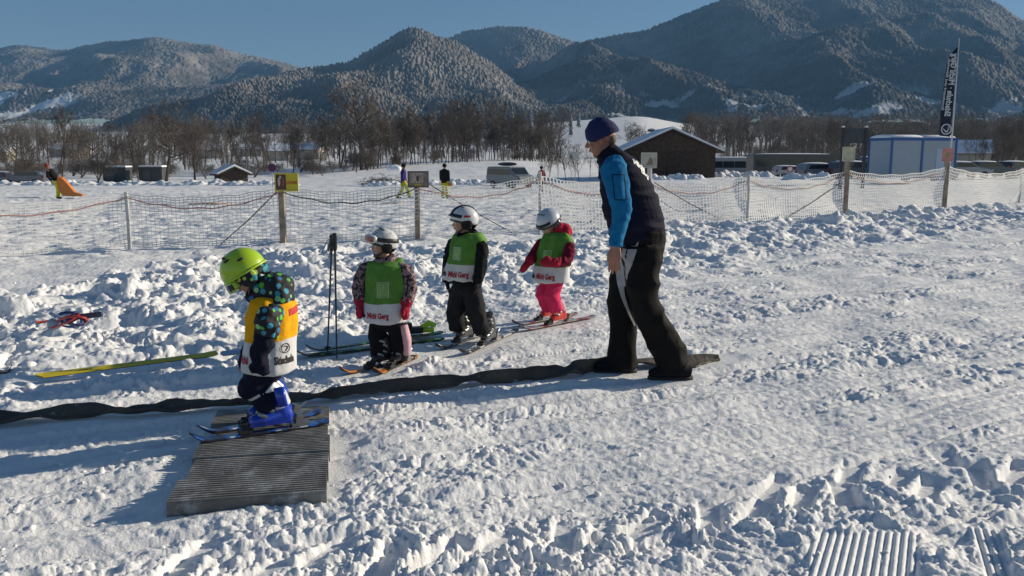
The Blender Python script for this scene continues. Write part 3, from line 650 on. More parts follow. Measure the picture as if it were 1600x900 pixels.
def car(name, label, kind, px, Y, rz, col, wd=1.8, snow=True, group=None, box=False, z=None, s=1.0, cname=None):
    x = W(px, 280, Y).x; root = empty(name, (x, Y, gz(x, Y) if z is None else z), rz, label, 'van' if kind == 'van' else 'car', group); root.scale = (s, s, s)
    body, win = PROF[kind]; pm = mat(cname or 'car_paint_%s' % kind, col, .3, coat=.5)
    mb = MB(); mb.prism([(a, -wd / 2, b) for a, b in body], (0, wd, 0)); me = mb.mesh('body', 1e-5)
    bm = bmesh.new(); bm.from_mesh(me); bmesh.ops.bevel(bm, geom=[e for e in bm.edges if abs(abs(e.verts[0].co.y) - wd / 2) < .01 and abs(e.verts[0].co.y - e.verts[1].co.y) < .01], offset=.1, segments=3, affect='EDGES'); bm.to_mesh(me); bm.free()
    b_ = link_mesh('body', me, pm, root)
    for sd_ in (-1, 1):
        g_ = MB(); n = len(win); xs = [win[0][0], (win[0][0] + win[-1][0]) / 2 - .1, win[-1][0]]
        g_.prism([(a, sd_ * (wd / 2 - .0), b) for a, b in win], (0, sd_ * .012, 0)); g_.build('side_window', GLASS, root)
        for xx in (-1.4, 1.4):
            w_ = MB(); w_.loft([(xx, sd_ * (wd / 2 - .16), .33), (xx, sd_ * (wd / 2 + .03), .33)], .33, n=20); wo = w_.build('wheel', TYRE, root)
            w_ = MB(); w_.loft([(xx, sd_ * (wd / 2 + .028), .33), (xx, sd_ * (wd / 2 + .045), .33)], .2, n=14); w_.build('rim', RIM, wo)
        hl = MB(); hl.box((body[-2][0] - .02, sd_ * wd * .36, .74), (.12, .3, .14)); hl.build('headlight', HEADL, root)
        tl = MB(); tl.box((body[1][0] + .03, sd_ * wd * .42, .95), (.12, .18, .3)); tl.build('tail_light', TAIL, root)
    for (a, b) in ((win[-1], win[-2]), (win[0], win[1])):
        g_ = MB(); f = 1 if a[0] > 0 else -1; o = Vector((f * .20 if f > 0 else -.13, 0, .05))
        g_.prism([Vector((a[0], -wd * .42, a[1] - .02)) + o, Vector((a[0], wd * .42, a[1] - .02)) + o, Vector((b[0], wd * .38, b[1] + .02)) + o, Vector((b[0], -wd * .38, b[1] + .02)) + o], (.03 * f, 0, .01)); g_.build('windscreen' if f > 0 else 'rear_window', GLASS, root)
    if snow:
        top = max(b for a, b in body); g_ = MB(); g_.ell((-.8, 0, top - .02), (1.35, wd * .44, .12), zmin=0); g_.build('roof_snow', SNOWR, root, True)
    if box:
        top = max(b for a, b in body); g_ = MB(); g_.ell((-.5, 0, top + .22), (1.3, .5, .17)); g_.build('roof_box', mat('roof_box_black', (.03, .03, .035), .3), root, True)
    return root
car('parked_van', 'silver van with a black roof box standing in the snow beyond the net', 'van', 798, 74, math.radians(-52), (.22, .23, .23), wd=1.9, snow=False, box=True, cname='silver_paint', s=.97)
car('parked_car', 'grey estate car half hidden by the snow bank at the far left edge', 'wagon', 40, 100, math.radians(182), (.16, .17, .19), snow=False, cname='grey_paint', z=W(40, 289, 100).z, s=1.05)
car('parked_car', 'dark car cut off by the left picture edge beside the grey estate car', 'wagon', -12, 104, math.radians(178), (.04, .045, .05), snow=True, cname='black_paint', z=W(0, 288, 104).z)
car('parked_car', 'small white car in front of the coaches', 'wagon', 1236, 98, math.radians(10), (.38, .38, .38), cname='white_paint', s=.95, z=W(1236, 279, 98).z)
car('parked_car', 'snow covered car parked between the dark coach and the panel on posts', 'suv', 1283, 84, math.radians(15), (.12, .15, .20), cname='pale_blue_paint', z=W(1283, 283, 84).z)
car('parked_car', 'dark car seen between the two legs of the panel', 'suv', 1335, 82, math.radians(20), (.03, .04, .06), cname='navy_paint', z=W(1335, 282, 82).z, s=1.05)
car('parked_van', 'blue grey van behind the dark car beside the blue trailer', 'van', 1352, 96, math.radians(75), (.12, .16, .24), cname='blue_van_paint', z=W(1352, 275, 96).z, s=1.1)
for i, (px, col, lab) in enumerate(((1505, (.30, .32, .33), 'pale car behind the net just right of the flag pole'), (1545, (.05, .07, .08), 'dark green car in the line right of the flag pole'), (1590, (.04, .04, .05), 'black car at the right picture edge behind the net'))):
    car('parked_car', lab, 'wagon', px, 78 + 3 * i, math.radians(5 + 8 * i), col, cname='parked_paint_%s' % ('pale', 'green', 'black')[i], z=W(px, 279, 78).z, group='cars parked right of the flag')
def coach(label, px, Y, rz, L, H, col, z, cname):
    x = W(px, 270, Y).x; root = empty('coach', (x, Y, z), rz, label, 'coach'); pm = mat(cname, col, .35, coat=.4); w_ = 2.5
    mb = MB(); mb.prism([(-L / 2, -w_ / 2, .35), (-L / 2 - .05, -w_ / 2, H - .25), (-L / 2 + .25, -w_ / 2, H), (L / 2 - 1.5, -w_ / 2, H), (L / 2 - .5, -w_ / 2, H - .7), (L / 2, -w_ / 2, 1.3), (L / 2, -w_ / 2, .35)], (0, w_, 0)); mb.build('body', pm, root)
    for sd_ in (-1, 1):
        n = max(3, int(L / 1.9))
        for i in range(n):
            a = -L / 2 + .35 + i * (L - 2.1) / n; g_ = MB(); g_.box((a + (L - 2.1) / n / 2, sd_ * (w_ / 2 + .004), H * .66), ((L - 2.1) / n - .05, .02, H * .32)); g_.build('side_window', GLASS, root)
        for xx in (-L / 2 + 2.6, L / 2 - 2.3):
            q = MB(); q.loft([(xx, sd_ * (w_ / 2 - .25), .5), (xx, sd_ * (w_ / 2 + .03), .5)], .5, n=20); wo = q.build('wheel', TYRE, root); q = MB(); q.loft([(xx, sd_ * (w_ / 2 + .03), .5), (xx, sd_ * (w_ / 2 + .05), .5)], .28, n=14); q.build('rim', RIM, wo)
        q = MB(); q.tube([(L / 2 - .6, sd_ * w_ * .48, H - .5), (L / 2 - .1, sd_ * w_ * .56, H - .6), (L / 2 - .1, sd_ * w_ * .56, H - 1.1)], .07, 6); q.build('mirror', TYRE, root)
    g_ = MB(); g_.prism([(L / 2 - .48, -w_ * .45, H - .75), (L / 2 - .48, w_ * .45, H - .75), (L / 2 + .0, w_ * .46, 1.35), (L / 2 + .0, -w_ * .46, 1.35)], (.03, 0, .01)); g_.build('windscreen', GLASS, root)
    g_ = MB(); g_.ell((-.6, 0, H - .01), (L * .42, w_ * .45, .14), zmin=0); g_.build('roof_snow', SNOWR, root, True)
    return root
coach('white coach with a dark window band parked left of the dark coach', 1150, 128, math.radians(4), 9.0, 3.0, (.30, .31, .32), W(1150, 278, 128).z, 'coach_white')
coach('dark coach with silver window outlines and a slanted front parked right of the white coach', 1243, 118, math.radians(6), 13.0, 3.4, (.045, .045, .05), W(1243, 280, 118).z, 'coach_dark')

# blue framed trailer
TB = mat('trailer_pale_blue_panel', (.31, .37, .43), .5, noise=.05); TF = mat('trailer_blue_frame', (.03, .10, .30), .4)
tr_Y = 62; x = W(1423, 270, tr_Y).x
root = empty('site_trailer', (x, tr_Y, W(1423, 283, tr_Y).z), math.radians(14), 'pale blue site trailer with dark blue edge frames and snow on its rounded roof', 'trailer')
L_, D_, H_ = 5.3, 2.4, 3.05
m_ = MB(); m_.box((0, 0, .25 + (H_ - .25) / 2), (L_, D_, H_ - .25)); m_.build('wall', TB, root)
for a in (-L_ / 2, -.15, L_ / 2):
    for s in (-1, 1): m_ = MB(); m_.box((a, s * (D_ / 2 + .01), .25 + (H_ - .25) / 2), (.16, .08, H_ - .2)); m_.build('frame_post', TF, root)
m_ = MB()
for s in (-1, 1): m_.box((0, s * (D_ / 2 + .015), H_ - .09), (L_ + .1, .1, .2)); m_.box((0, s * (D_ / 2 + .015), .3), (L_ + .1, .1, .12)); m_.box((s * (L_ / 2 + .015), 0, H_ - .09), (.1, D_ + .1, .2))
m_.build('frame_rail', TF, root)
for c_ in (-1.4, 1.3):
    m_ = MB(); m_.loft([(c_ - 1.3, 0, H_ + .04), (c_ - 1.2, 0, H_ + .04), (c_ + 1.2, 0, H_ + .04), (c_ + 1.3, 0, H_ + .04)], [1.15, 1.2, 1.2, 1.15], [.12, .2, .2, .12], side=(0, 1, 0), n=16); m_.build('roof_snow', SNOWR, root, True)
for xx in (-1.2, 1.2):
    m_ = MB(); m_.loft([(xx, -1.1, .3), (xx, -.9, .3)], .32, n=16); m_.build('wheel', TYRE, root)
m_ = MB(); m_.box((1.9, -D_ / 2 - .03, 1.1), (.22, .06, .12)); m_.build('handle', TF, root)
m_ = MB(); m_.box((1.5, -D_ / 2 - .012, 1.35), (.9, .03, 1.95)); m_.build('door', mat('trailer_door', (.38, .48, .62), .5), root)

# dark panel on two posts
pY = 50; xc = W(1331, 270, pY).x; z0 = gz(xc, pY); zt = W(1331, 199, pY).z
root = empty('panel_on_posts', (xc, pY, z0), 0.0, 'dark information panel mounted between two dark posts beyond the net', 'sign board')
DK = mat('dark_post_steel', (.035, .035, .04), .6); hw_ = (W(1352, 270, pY).x - W(1310, 270, pY).x) / 2; Ht = zt - z0
for s in (-1, 1):
    m_ = MB(); m_.box((s * (hw_ - .12), 0, Ht / 2 - .2), (.16, .14, Ht + .4)); p_ = m_.build('post', DK, root)
    m_ = MB(); m_.ell((s * (hw_ - .12), 0, Ht), (.1, .09, .09), zmin=0); m_.build('snow_cap', SNOWR, p_, True)
m_ = MB(); m_.box((0, 0, Ht - .48), (hw_ * 2 - .2, .06, .85)); m_.build('panel', mat('dark_sign_panel', (.05, .055, .065), .4, noise=.25, nscale=5), root)

# far road signs
def disc(mb, c, r, t_, m=0): mb.loft([(c[0], c[1], c[2]), (c[0], c[1] - t_, c[2])], r, n=24, m=m)
def road_sign(px, py_c, py_b, Y, kind, label):
    x = W(px, py_c, Y).x; zc = W(px, py_c, Y).z; zb = gzn(x, Y); root = empty('road_sign', (x, Y, zb), 0, label, 'road sign')
    m_ = MB(); m_.tube([(0, 0, -.3), (0, 0, zc - zb + .3)], .035, 8); m_.build('pole', mat('galvanised_pole', (.3, .3, .3), .5), root); m_ = MB()
    if kind == 'round': disc(m_, (0, -.04, zc - zb), .40, .03); o = m_.build('plate', mat('sign_dark_red', (.16, .02, .05), .5), root); m_ = MB(); disc(m_, (0, -.072, zc - zb), .28, .01); m_.build('plate_centre', mat('sign_dark_blue', (.06, .02, .09), .5), o)
    elif kind == 'small': disc(m_, (0, -.04, zc - zb), .26, .03); o = m_.build('plate', mat('sign_red', (.5, .05, .05), .5), root); m_ = MB(); disc(m_, (0, -.072, zc - zb), .17, .01); m_.build('plate_centre', mat('sign_white', (.7, .7, .7), .5), o)
    else: m_.prism([(-.5, -.04, zc - zb + .35), (.5, -.04, zc - zb + .35), (0, -.04, zc - zb - .5)], (0, -.03, 0)); m_.build('plate', mat('sign_grey_back', (.5, .5, .48), .5), root)
road_sign(425, 262, 285, 80, 'round', 'round dark red and blue no parking sign left above the yellow sign')
road_sign(1234, 264, 280, 70, 'small', 'small round red rimmed sign in front of the dark coach')
road_sign(899, 243, 280, 80, 'tri', 'white triangular give way sign in front of the young thin trees left of the barn')

# brush pile
R = random.Random(9); x = W(600, 270, 88).x; zb = gz(x, 88); m_ = MB()
for i in range(420):
    a = R.uniform(0, 6.28); p = Vector((R.gauss(0, 1.1), R.gauss(0, .6), abs(R.gauss(0, .32)))); d = Vector((math.cos(a), math.sin(a), R.uniform(-.2, .5))) * R.uniform(.3, .9); m_.loft([p - d / 2, p + d / 2], [.025, .01], n=3)
o = m_.build('brush_pile', TWIG, None, weld=0); o.location = (x, 88, zb); tag(o, 'dark heap of cut branches dusted with snow below the tree row', 'brush pile')
for px, py, Y, r, lab in ((616, 264, 86, .75, 'rounded white snow covered boulder on the heap of cut branches'), (112, 284, 96, .45, 'round white snow covered stone right of the orange sheet')):
    m_ = MB(); m_.ell((0, 0, 0), (r, r * .8, r * .55), nu=24, nv=14); o = m_.build('boulder', SNOWR, None, True); p = W(px, py, Y); o.location = p; tag(o, lab, 'boulder')
    for v in o.data.vertices: v.co *= 1 + .12 * math.sin(v.co.x * 6 + 1) * math.cos(v.co.y * 7)
# low snow banks by the parking
def bank(pxs, Y, h, w_, label, seed):
    g = [(W(p, 280, Y).x) for p in pxs]; xs = np.linspace(g[0], g[1], 260); vs = np.linspace(-1, 1, 40); X, V_ = np.meshgrid(xs, vs); Yq = Y + V_ * w_
    e = np.minimum(1, np.minimum(X - g[0], g[1] - X) / 1.2); env = np.clip(1 - V_ ** 2, 0, 1) ** .7
    Z = base_z(X, Yq) - .12 + (h * env * np.clip(e, 0, 1)) * (0.75 + .5 * fbm(X * .6, Yq * .6, 3, seed)) + domes(X * 2.2, Yq * 2.2, seed, .8) * .28 * env * np.clip(e, 0, 1)
    tag(grid_mesh('snow_bank', X, Yq, Z, SNOW), label, 'snow bank', kind='structure')
bank((-120, 470), 92, .55, 1.6, 'cleared snow bank in front of the parked cars and sheds on the left', 200)
bank((1090, 1215), 92, .7, 1.5, 'snow bank below the white coach', 201)
bank((1215, 1310), 76, .75, 1.4, 'snow bank below the dark coach', 202)
bank((560, 780), 84, .5, 1.4, 'snow bank left of the silver van', 203)
bank((940, 1110), 84, .55, 1.2, 'snow bank along the front of the barn', 204)
# ================================================================ TEXT AND MARKS
def text_mesh(s, size, bold=0.02, sx=0.8):
    c = bpy.data.curves.new('t', 'FONT'); c.body = s; c.size = size; c.offset = bold * size; c.resolution_u = 3; c.align_x = 'CENTER'; c.align_y = 'CENTER'
    o = bpy.data.objects.new('t', c); COL.objects.link(o); dg = bpy.context.evaluated_depsgraph_get(); me = bpy.data.meshes.new_from_object(o.evaluated_get(dg)); bpy.data.objects.remove(o)
    for v in me.vertices: v.co.x *= sx
    return me
def bvh_of(me, off=Vector((0, 0, 0))):
    bm = bmesh.new(); bm.from_mesh(me); bmesh.ops.translate(bm, verts=bm.verts, vec=off); b = BVHTree.FromBMesh(bm); bm.free(); return b
def wrap(me, bvh, O, U, V_, N, lift=0.003, seg=0.02):
    """lay a flat mesh (x, y) onto a surface: O centre, U right, V up, N towards the viewer; returns the mesh in world coordinates"""
    bm = bmesh.new(); bm.from_mesh(me); bmesh.ops.triangulate(bm, faces=bm.faces)
    for _ in range(3):
        es = [e for e in bm.edges if e.calc_length() > seg]
        if not es: break
        bmesh.ops.subdivide_edges(bm, edges=es, cuts=1); bmesh.ops.triangulate(bm, faces=bm.faces)
    for v in bm.verts:
        p = O + U * v.co.x + V_ * v.co.y; h = bvh.ray_cast(p + N * 0.6, -N, 1.5)
        v.co = (h[0] + N * lift) if h[0] is not None else p
    bm.to_mesh(me); bm.free(); me.update(); return me
def emblem_mesh(r, w_=0.09):
    m_ = MB(); n = 32
    def band(P, th):
        vs = []; fs = []
        for i, (p, t_) in enumerate(zip(P, th)):
            a = P[max(i - 1, 0)]; b = P[min(i + 1, len(P) - 1)]; d = Vector((b[0] - a[0], b[1] - a[1], 0)).normalized(); q = Vector((-d.y, d.x, 0)) * t_ * r
            vs += [Vector((p[0] * r, p[1] * r, 0)) + q, Vector((p[0] * r, p[1] * r, 0)) - q]
        m_.add(vs, [(2 * i, 2 * i + 1, 2 * i + 3, 2 * i + 2) for i in range(len(P) - 1)])
    band([(math.cos(6.2832 * i / n), math.sin(6.2832 * i / n)) for i in range(n + 1)], [w_ * .55] * (n + 1))
    band([(-.72, .40), (-.2, .36), (.3, .34), (.55, .22), (.42, -.1), (.1, -.45), (-.2, -.8)], [.03, .06, .1, .16, .15, .1, .03])
    band([(-.8, .55), (-.3, .62), (.2, .58)], [.02, .05, .02])
    return m_.mesh('emblem')

# ================================================================ FENCE
POSTW = mat('fence_wood', (.30, .24, .18), .85, noise=.35, nscale=6, bump=.004, bscale=20); POSTP = mat('pale_stake', (.50, .50, .48), .7, noise=.2)
NETM = mat('white_net_plastic', (.74, .73, .71), .6); ROPE = mat('dark_rope', (.05, .05, .055), .8); REDL = mat('faded_red_band', (.42, .20, .17), .7)
posts = [(-190, 418, 306, 'p'), (203, 391, 300, 'p'), (443, 385, 292, 'w'), (653, 377, 287, 'w'), (843, 367, 268, 'p'), (1014, 357, 262, 't'), (1167, 349, 272, 'p'), (1320, 338, 262, 'w'), (1475, 328, 254, 'w'), (1592, 318, 262, 'p'), (1760, 310, 258, 'p')]
NETT = {0: 309, 1: 303, 2: 293, 3: 287, 4: 274, 5: 283, 6: 277, 7: 267, 8: 260, 9: 264, 10: 262}
PB = [G(p[0], p[1]) for p in posts]
f0 = PB[0]; fence = empty('safety_net_fence', (f0.x, f0.y, 0), 0, 'long pale plastic safety net sagging between stakes across the whole slope behind the children', 'net fence')
OFF = Vector((f0.x, f0.y, 0))
def fz(p): return gzn(p.x, p.y)
tops = []
for i, (px, pb, pt, k) in enumerate(posts):
    P = PB[i]; zb = fz(P); zt = W(px, pt, P.y).z; q = P - OFF; m_ = MB()
    if k == 'w': m_.box((q.x, q.y, (zb + zt) / 2 - .1), (.095, .095, zt - zb + .2)); m_.build('post', POSTW, fence)
    else: m_.tube([(q.x, q.y, zb - .2), (q.x + .01, q.y, (zb + zt) / 2), (q.x, q.y, zt)], .035 if px < 1100 else .03, 8); m_.build('stake', POSTP, fence)
    tops.append(W(px, NETT[i], P.y).z)
RF = random.Random(3)
for i in range(len(posts) - 1):
    A, B = PB[i], PB[i + 1]; L = (B - A).length; fine_ = i < 4; n = int(L / (0.070 if fine_ else 0.088)); rows = [0, .04, .08, .15, .22, .29, .36, .43, .50, .57, .64, .71, .78, .84, .90, .95, 1.0] if fine_ else [0, .07, .14, .21, .28, .35, .42, .49, .56, .63, .70, .77, .84, .92, 1.0]
    sag = 0.05 * L * .55 + .04; mb = MB(); band = MB()
    def P_(t, s):
        p = A.lerp(B, t); zb = gz(p.x, p.y) + .05; zt = tops[i] * (1 - t) + tops[i + 1] * t - sag * 4 * t * (1 - t)
        w2 = .05 * math.sin(t * 9 + i) * s * (1 - s) * 4 + .05 * math.sin(s * 3 + i)
        d = (B - A).normalized(); nn = Vector((-d.y, d.x, 0)); v = p + nn * w2; v.z = zb + (zt - zb) * s + .012 * math.sin(t * 31 + s * 7 + i); return v - OFF
    PT = {}
    k_ = n + 1
    for ri, s in enumerate(rows):
        for j in range(k_): PT[ri, j] = P_(j / n, s)
    for ri, s in enumerate(rows):
        hh = (.0075 if s > .66 or s < .11 else .005) if fine_ else .0115
        vs = []; 
        for j in range(k_): p = PT[ri, j]; vs += [p + Vector((0, 0, hh)), p - Vector((0, 0, hh))]
        mb.add(vs, [(2 * j, 2 * j + 1, 2 * j + 3, 2 * j + 2) for j in range(k_ - 1)])
    d = (B - A).normalized() 
    for j in range(k_):
        for ri in range(len(rows) - 1):
            hh = (.006 if rows[ri] >= .70 or rows[ri] < .08 else .0028) if fine_ else .016
            a, b = PT[ri, j] + Vector((0, -.003, 0)), PT[ri + 1, j] + Vector((0, -.003, 0)); mb.add([a - d * hh, a + d * hh, b + d * hh, b - d * hh], [(0, 1, 2, 3)])
    mb.build('net_panel', NETM, fence, weld=0)
    if i < 8:
        m_ = MB(); m_.tube([P_(t_ / 24, .93 - .16 * math.sin(math.pi * t_ / 24)) + Vector((0, -.02, 0)) for t_ in range(25)], .010, 5); m_.build('top_rope', REDL if i != 2 else ROPE, fence)
for (a, b) in (((432, 300, 2), (343, 386)), ((668, 286, 3), (800, 366)), ((1022, 285, 5), (1128, 351)), ((940, 333, 5), (905, 356)), ((1312, 287, 7), (1222, 346)), ((1600, 285, 9), (1640, 318))):
    Y_ = PB[a[2]].y - .05; p0 = W(a[0], a[1], Y_); p1 = G(b[0], b[1]); p1.z = fz(p1); mid = (p0 + p1) / 2 - Vector((0, 0, .03)); m_ = MB(); m_.tube([q - OFF for q in (p0, mid, p1)], .011, 5); m_.build('guy_rope', ROPE, fence)

# signs on the posts
def board_sign(x0, x1, y0, y1, Yi, label, col, dYy=-.10, frame=None, frame_col=(.5, .48, .4), cat='sign', own_post=None):
    Y = PB[Yi].y + dYy; a = W(x0, y1, Y); b = W(x1, y0, Y); w_, h_ = b.x - a.x, b.z - a.z; c = Vector(((a.x + b.x) / 2, Y, a.z)); root = empty('sign', c, 0, label, cat)
    m_ = MB(); m_.box((0, 0, h_ / 2), (w_, .02, h_)); m_.build('board', col, root)
    m_ = MB(); m_.box((0, -.012, h_ - .0), (w_ + .02, .03, .02)); m_.box((0, -.012, 0), (w_ + .02, .03, .02)); m_.box((-w_ / 2, -.012, h_ / 2), (.02, .027, h_ - .022)); m_.box((w_ / 2, -.012, h_ / 2), (.02, .027, h_ - .022)); m_.build('frame', mat('sign_frame_%s' % frame, frame_col, .5), root)
    if own_post: m_ = MB(); m_.box((0, .03, -own_post / 2), (.05, .04, own_post + .2)); m_.build('post', POSTP, root)
    return root, w_, h_
YEL = mat('yellow_sign_paint', (.62, .50, .02), .45); DRED = mat('red_lettering', (.55, .03, .02), .5); DKPIC = mat('dark_brown_print', (.08, .035, .03), .5, noise=.7, nscale=14)
r_, w_, h_ = board_sign(431, 465, 271, 298, 2, 'yellow advertising sign with a dark photograph on its left half and red lettering', YEL, frame='yellow', frame_col=(.6, .52, .1))
m_ = MB(); m_.box((-w_ * .25, -.013, h_ / 2), (w_ * .44, .006, h_ * .86)); pc = m_.build('picture', DKPIC, r_)
m_ = MB(); m_.ell((-w_ * .33, -.018, h_ * .52), (w_ * .06, .004, h_ * .26)); m_.ell((-w_ * .27, -.018, h_ * .78), (w_ * .05, .004, h_ * .1)); m_.build('pale_figure', mat('print_pale_pink', (.6, .45, .38), .5), pc, True)
m_ = MB(); m_.ell((-w_ * .14, -.018, h_ * .5), (w_ * .055, .004, h_ * .28)); m_.box((-w_ * .2, -.018, h_ * .15), (w_ * .3, .004, h_ * .05)); m_.build('reddish_figure', mat('print_red_brown', (.28, .08, .07), .5), pc, True)
me = text_mesh('LÖWEN', h_ * .24, .03, .8); o = link_mesh('lettering', me, DRED, r_); o.location = (w_ * .25, -.014, h_ * .46); o.rotation_euler = (math.pi / 2, 0, 0)
r_, w_, h_ = board_sign(638, 669, 268, 292, 3, 'brown grey picture sign with small yellow lettering along its lower edge', mat('brown_picture_print', (.22, .17, .15), .5, noise=.4, nscale=12), frame='dark', frame_col=(.10, .09, .09))
m_ = MB(); m_.box((-.02, -.013, h_ * .58), (w_ * .62, .006, h_ * .66)); pc = m_.build('picture', mat('brown_picture_light', (.34, .27, .23), .5, noise=.5, nscale=22), r_)
m_ = MB(); m_.ell((-.01, -.018, h_ * .55), (w_ * .07, .004, h_ * .2)); m_.build('figure', DKPIC, pc, True)
me = text_mesh('WOIDI', h_ * .2, .03, .85); o = link_mesh('lettering', me, YEL, r_); o.location = (0, -.016, h_ * .12); o.rotation_euler = (math.pi / 2, 0, 0)
PALEP = mat('faded_sign_print', (.48, .45, .38), .6, noise=.25, nscale=10)
r_, w_, h_ = board_sign(1002, 1026, 239, 262, 5, 'pale faded picture sign on a thin post in front of the dark barn', PALEP, frame='pale', frame_col=(.55, .53, .45), own_post=1.0)
m_ = MB(); m_.prism([(-.06, -.015, .06), (.09, -.015, .06), (.08, -.015, h_ * .55), (.02, -.015, h_ * .75), (-.02, -.015, h_ * .4)], (0, -.004, 0)); m_.build('picture', mat('faded_brown_print', (.25, .19, .15), .6), r_)
r_, w_, h_ = board_sign(1316, 1335, 230, 251, 7, 'cream coloured faded sign on the wooden post before the dark panel', mat('cream_sign_print', (.52, .50, .34), .6, noise=.25, nscale=8), frame='cream', frame_col=(.55, .53, .42))
m_ = MB(); m_.box((0, .03, -.1), (.12, .04, .5)); m_.build('post', POSTW, r_)
r_, w_, h_ = board_sign(1471, 1490, 232, 252, 8, 'faded pink sign on the wooden post before the blue trailer', mat('pink_sign_print', (.62, .26, .24), .6, noise=.2, nscale=8), frame='pink', frame_col=(.6, .35, .32))
m_ = MB(); m_.ell((0, -.013, h_ / 2), (w_ * .2, .004, h_ * .25)); m_.build('picture', mat('olive_print', (.32, .30, .12), .6), r_, True); m_ = MB(); m_.box((0, .03, -.05), (.12, .04, .3)); m_.build('post', POSTW, r_)

# ================================================================ FLAG
fY = 38; base = W(1480, 300, fY); base.z = gzn(base.x, fY); topp = W(1499, 60, fY)
root = empty('feather_flag', base, 0, 'tall dark blue feather flag with white mirrored lettering on a thin white pole', 'flag')
m_ = MB(); m_.tube([Vector((0, 0, -.3)), (topp - base) * .5 + Vector((.02, 0, 0)), topp - base], [.045, .035, .015], 8); m_.build('pole', mat('white_flag_pole', (.6, .62, .62), .4), root)
FN = mat('flag_cloth_navy', (.012, .02, .045), .8, bump=.01, bscale=3); xs = []
edge_l = [(1494, 76), (1486, 84), (1480, 100), (1476, 120), (1472, 150), (1469, 180), (1468, 212)]; edge_r = [(1496, 74), (1495, 84), (1494, 100), (1492, 120), (1490, 150), (1487, 180), (1484, 214)]
vs = []; fs = []; nu = 6
for i, (a, b) in enumerate(zip(edge_l, edge_r)):
    A = W(*a, fY) - base; B = W(*b, fY) - base
    for j in range(nu): p = A.lerp(B, j / (nu - 1)); p.y += .04 * math.sin(i * 1.2 + j); vs.append(p)
for i in range(len(edge_l) - 1):
    for j in range(nu - 1): fs.append((i * nu + j, i * nu + j + 1, (i + 1) * nu + j + 1, (i + 1) * nu + j))
m_ = MB(); m_.add(vs, fs); cl = m_.build('cloth', FN, root, True, weld=0); sm = cl.modifiers.new('s', 'SOLIDIFY'); sm.thickness = .006
WHT = mat('white_lettering', (.62, .64, .66), .6)
def flag_text(s, p0, p1, size, bold=.03):
    A = W(*p0, fY) - base; B = W(*p1, fY) - base; me = text_mesh(s, 1.0, bold, 1.0); xs_ = [v.co.x for v in me.vertices]; L = max(xs_) - min(xs_); D = (B - A); k = D.length / L; D.normalize(); N_ = Vector((D.z, 0, -D.x))
    for v in me.vertices:
        x_, y_ = v.co.x, v.co.y; v.co = (A + B) / 2 + D * (x_ * k) + N_ * (y_ * size) + Vector((0, -.06, 0))
    link_mesh('lettering', me, WHT, root)
flag_text('Skischule · Michi Gerg', (1478.5, 182), (1491, 84), .36)
flag_text('Snowboard und Skiverleih', (1471.5, 172), (1482.5, 92), .17, .02)
me = emblem_mesh(.21, .2); o = link_mesh('emblem', me, WHT, root); q = W(1477.5, 202, fY) - base; o.location = q + Vector((0, -.06, 0)); o.rotation_euler = (math.pi / 2, math.pi / 2, 0)

# ================================================================ PLATFORM, RUBBER STRIP
RUB = mat('ribbed_grey_matting', (.185, .176, .160), .75, noise=.45, nscale=5, bump=.002, bscale=90)
t = RUB.node_tree   # dusting of snow trodden into the ribs
b = t.nodes['Principled BSDF']; n = t.nodes.new('ShaderNodeTexNoise'); n.inputs['Scale'].default_value = 9; n.inputs['Detail'].default_value = 9; n.inputs['Roughness'].default_value = .75
t.links.new(t.nodes['Texture Coordinate'].outputs['Object'], n.inputs['Vector']); r = t.nodes.new('ShaderNodeMapRange'); r.inputs['From Min'].default_value = .50; r.inputs['From Max'].default_value = .74; r.inputs['To Max'].default_value = .75
t.links.new(n.outputs['Fac'], r.inputs['Value']); mx = t.nodes.new('ShaderNodeMix'); mx.data_type = 'RGBA'; src = b.inputs['Base Color'].links[0].from_socket
t.links.new(r.outputs[0], mx.inputs['Factor']); t.links.new(src, mx.inputs['A']); mx.inputs['B'].default_value = (.6, .61, .62, 1); t.links.new(mx.outputs['Result'], b.inputs['Base Color'])
c_bl, c_br, c_fr, c_fl = G(345, 640, PLAT), G(513, 633, PLAT), G(510, 768, PLAT), G(270, 785, PLAT)
O_ = (c_fl + c_fr) / 2; O_.z = 0
root = empty('ribbed_platform', O_, 0, 'low grey ribbed platform of planks under the small skier in the green helmet', 'platform')
NP = 5; R = random.Random(4)
for i in range(NP):
    v0, v1 = i / NP + .004, (i + 1) / NP - .004; jit = [.03, .0, .02, -.05, .015][i]
    prof = [(v0, -.06)]; nr = 10
    for k in range(nr):
        a = v0 + (v1 - v0) * k / nr; b_ = v0 + (v1 - v0) * (k + .5) / nr; dv = (v1 - v0) / nr
        zt = PLAT - .004 * (i % 2)
        prof += [(a + .0001, zt - .011), (a + dv * .22, zt), (a + dv * .72, zt), (a + dv * .93, zt - .011)]
    prof += [(v1, -.06)]
    vs = []
    for sd_ in (0, 1):
        for v, z in prof:
            L_ = c_fl.lerp(c_bl, v); R_2 = c_fr.lerp(c_br, v); d = (R_2 - L_).normalized()
            p = (L_ - d * (jit if sd_ == 0 else 0)) if sd_ == 0 else R_2 + d * (.006 * (i % 3)); vs.append(Vector((p.x, p.y, z)) - O_)
    n = len(prof); fs = [tuple(range(n)), tuple(range(n, 2 * n))[::-1]] + [(j, n + j, n + (j + 1) % n, (j + 1) % n) for j in range(n)]
    m_ = MB(); m_.add(vs, fs); m_.build('plank', RUB, root)
STRIP = mat('dark_rubber_sheet', (.085, .070, .054), .65, noise=.4, nscale=4, bump=.012, bscale=14)
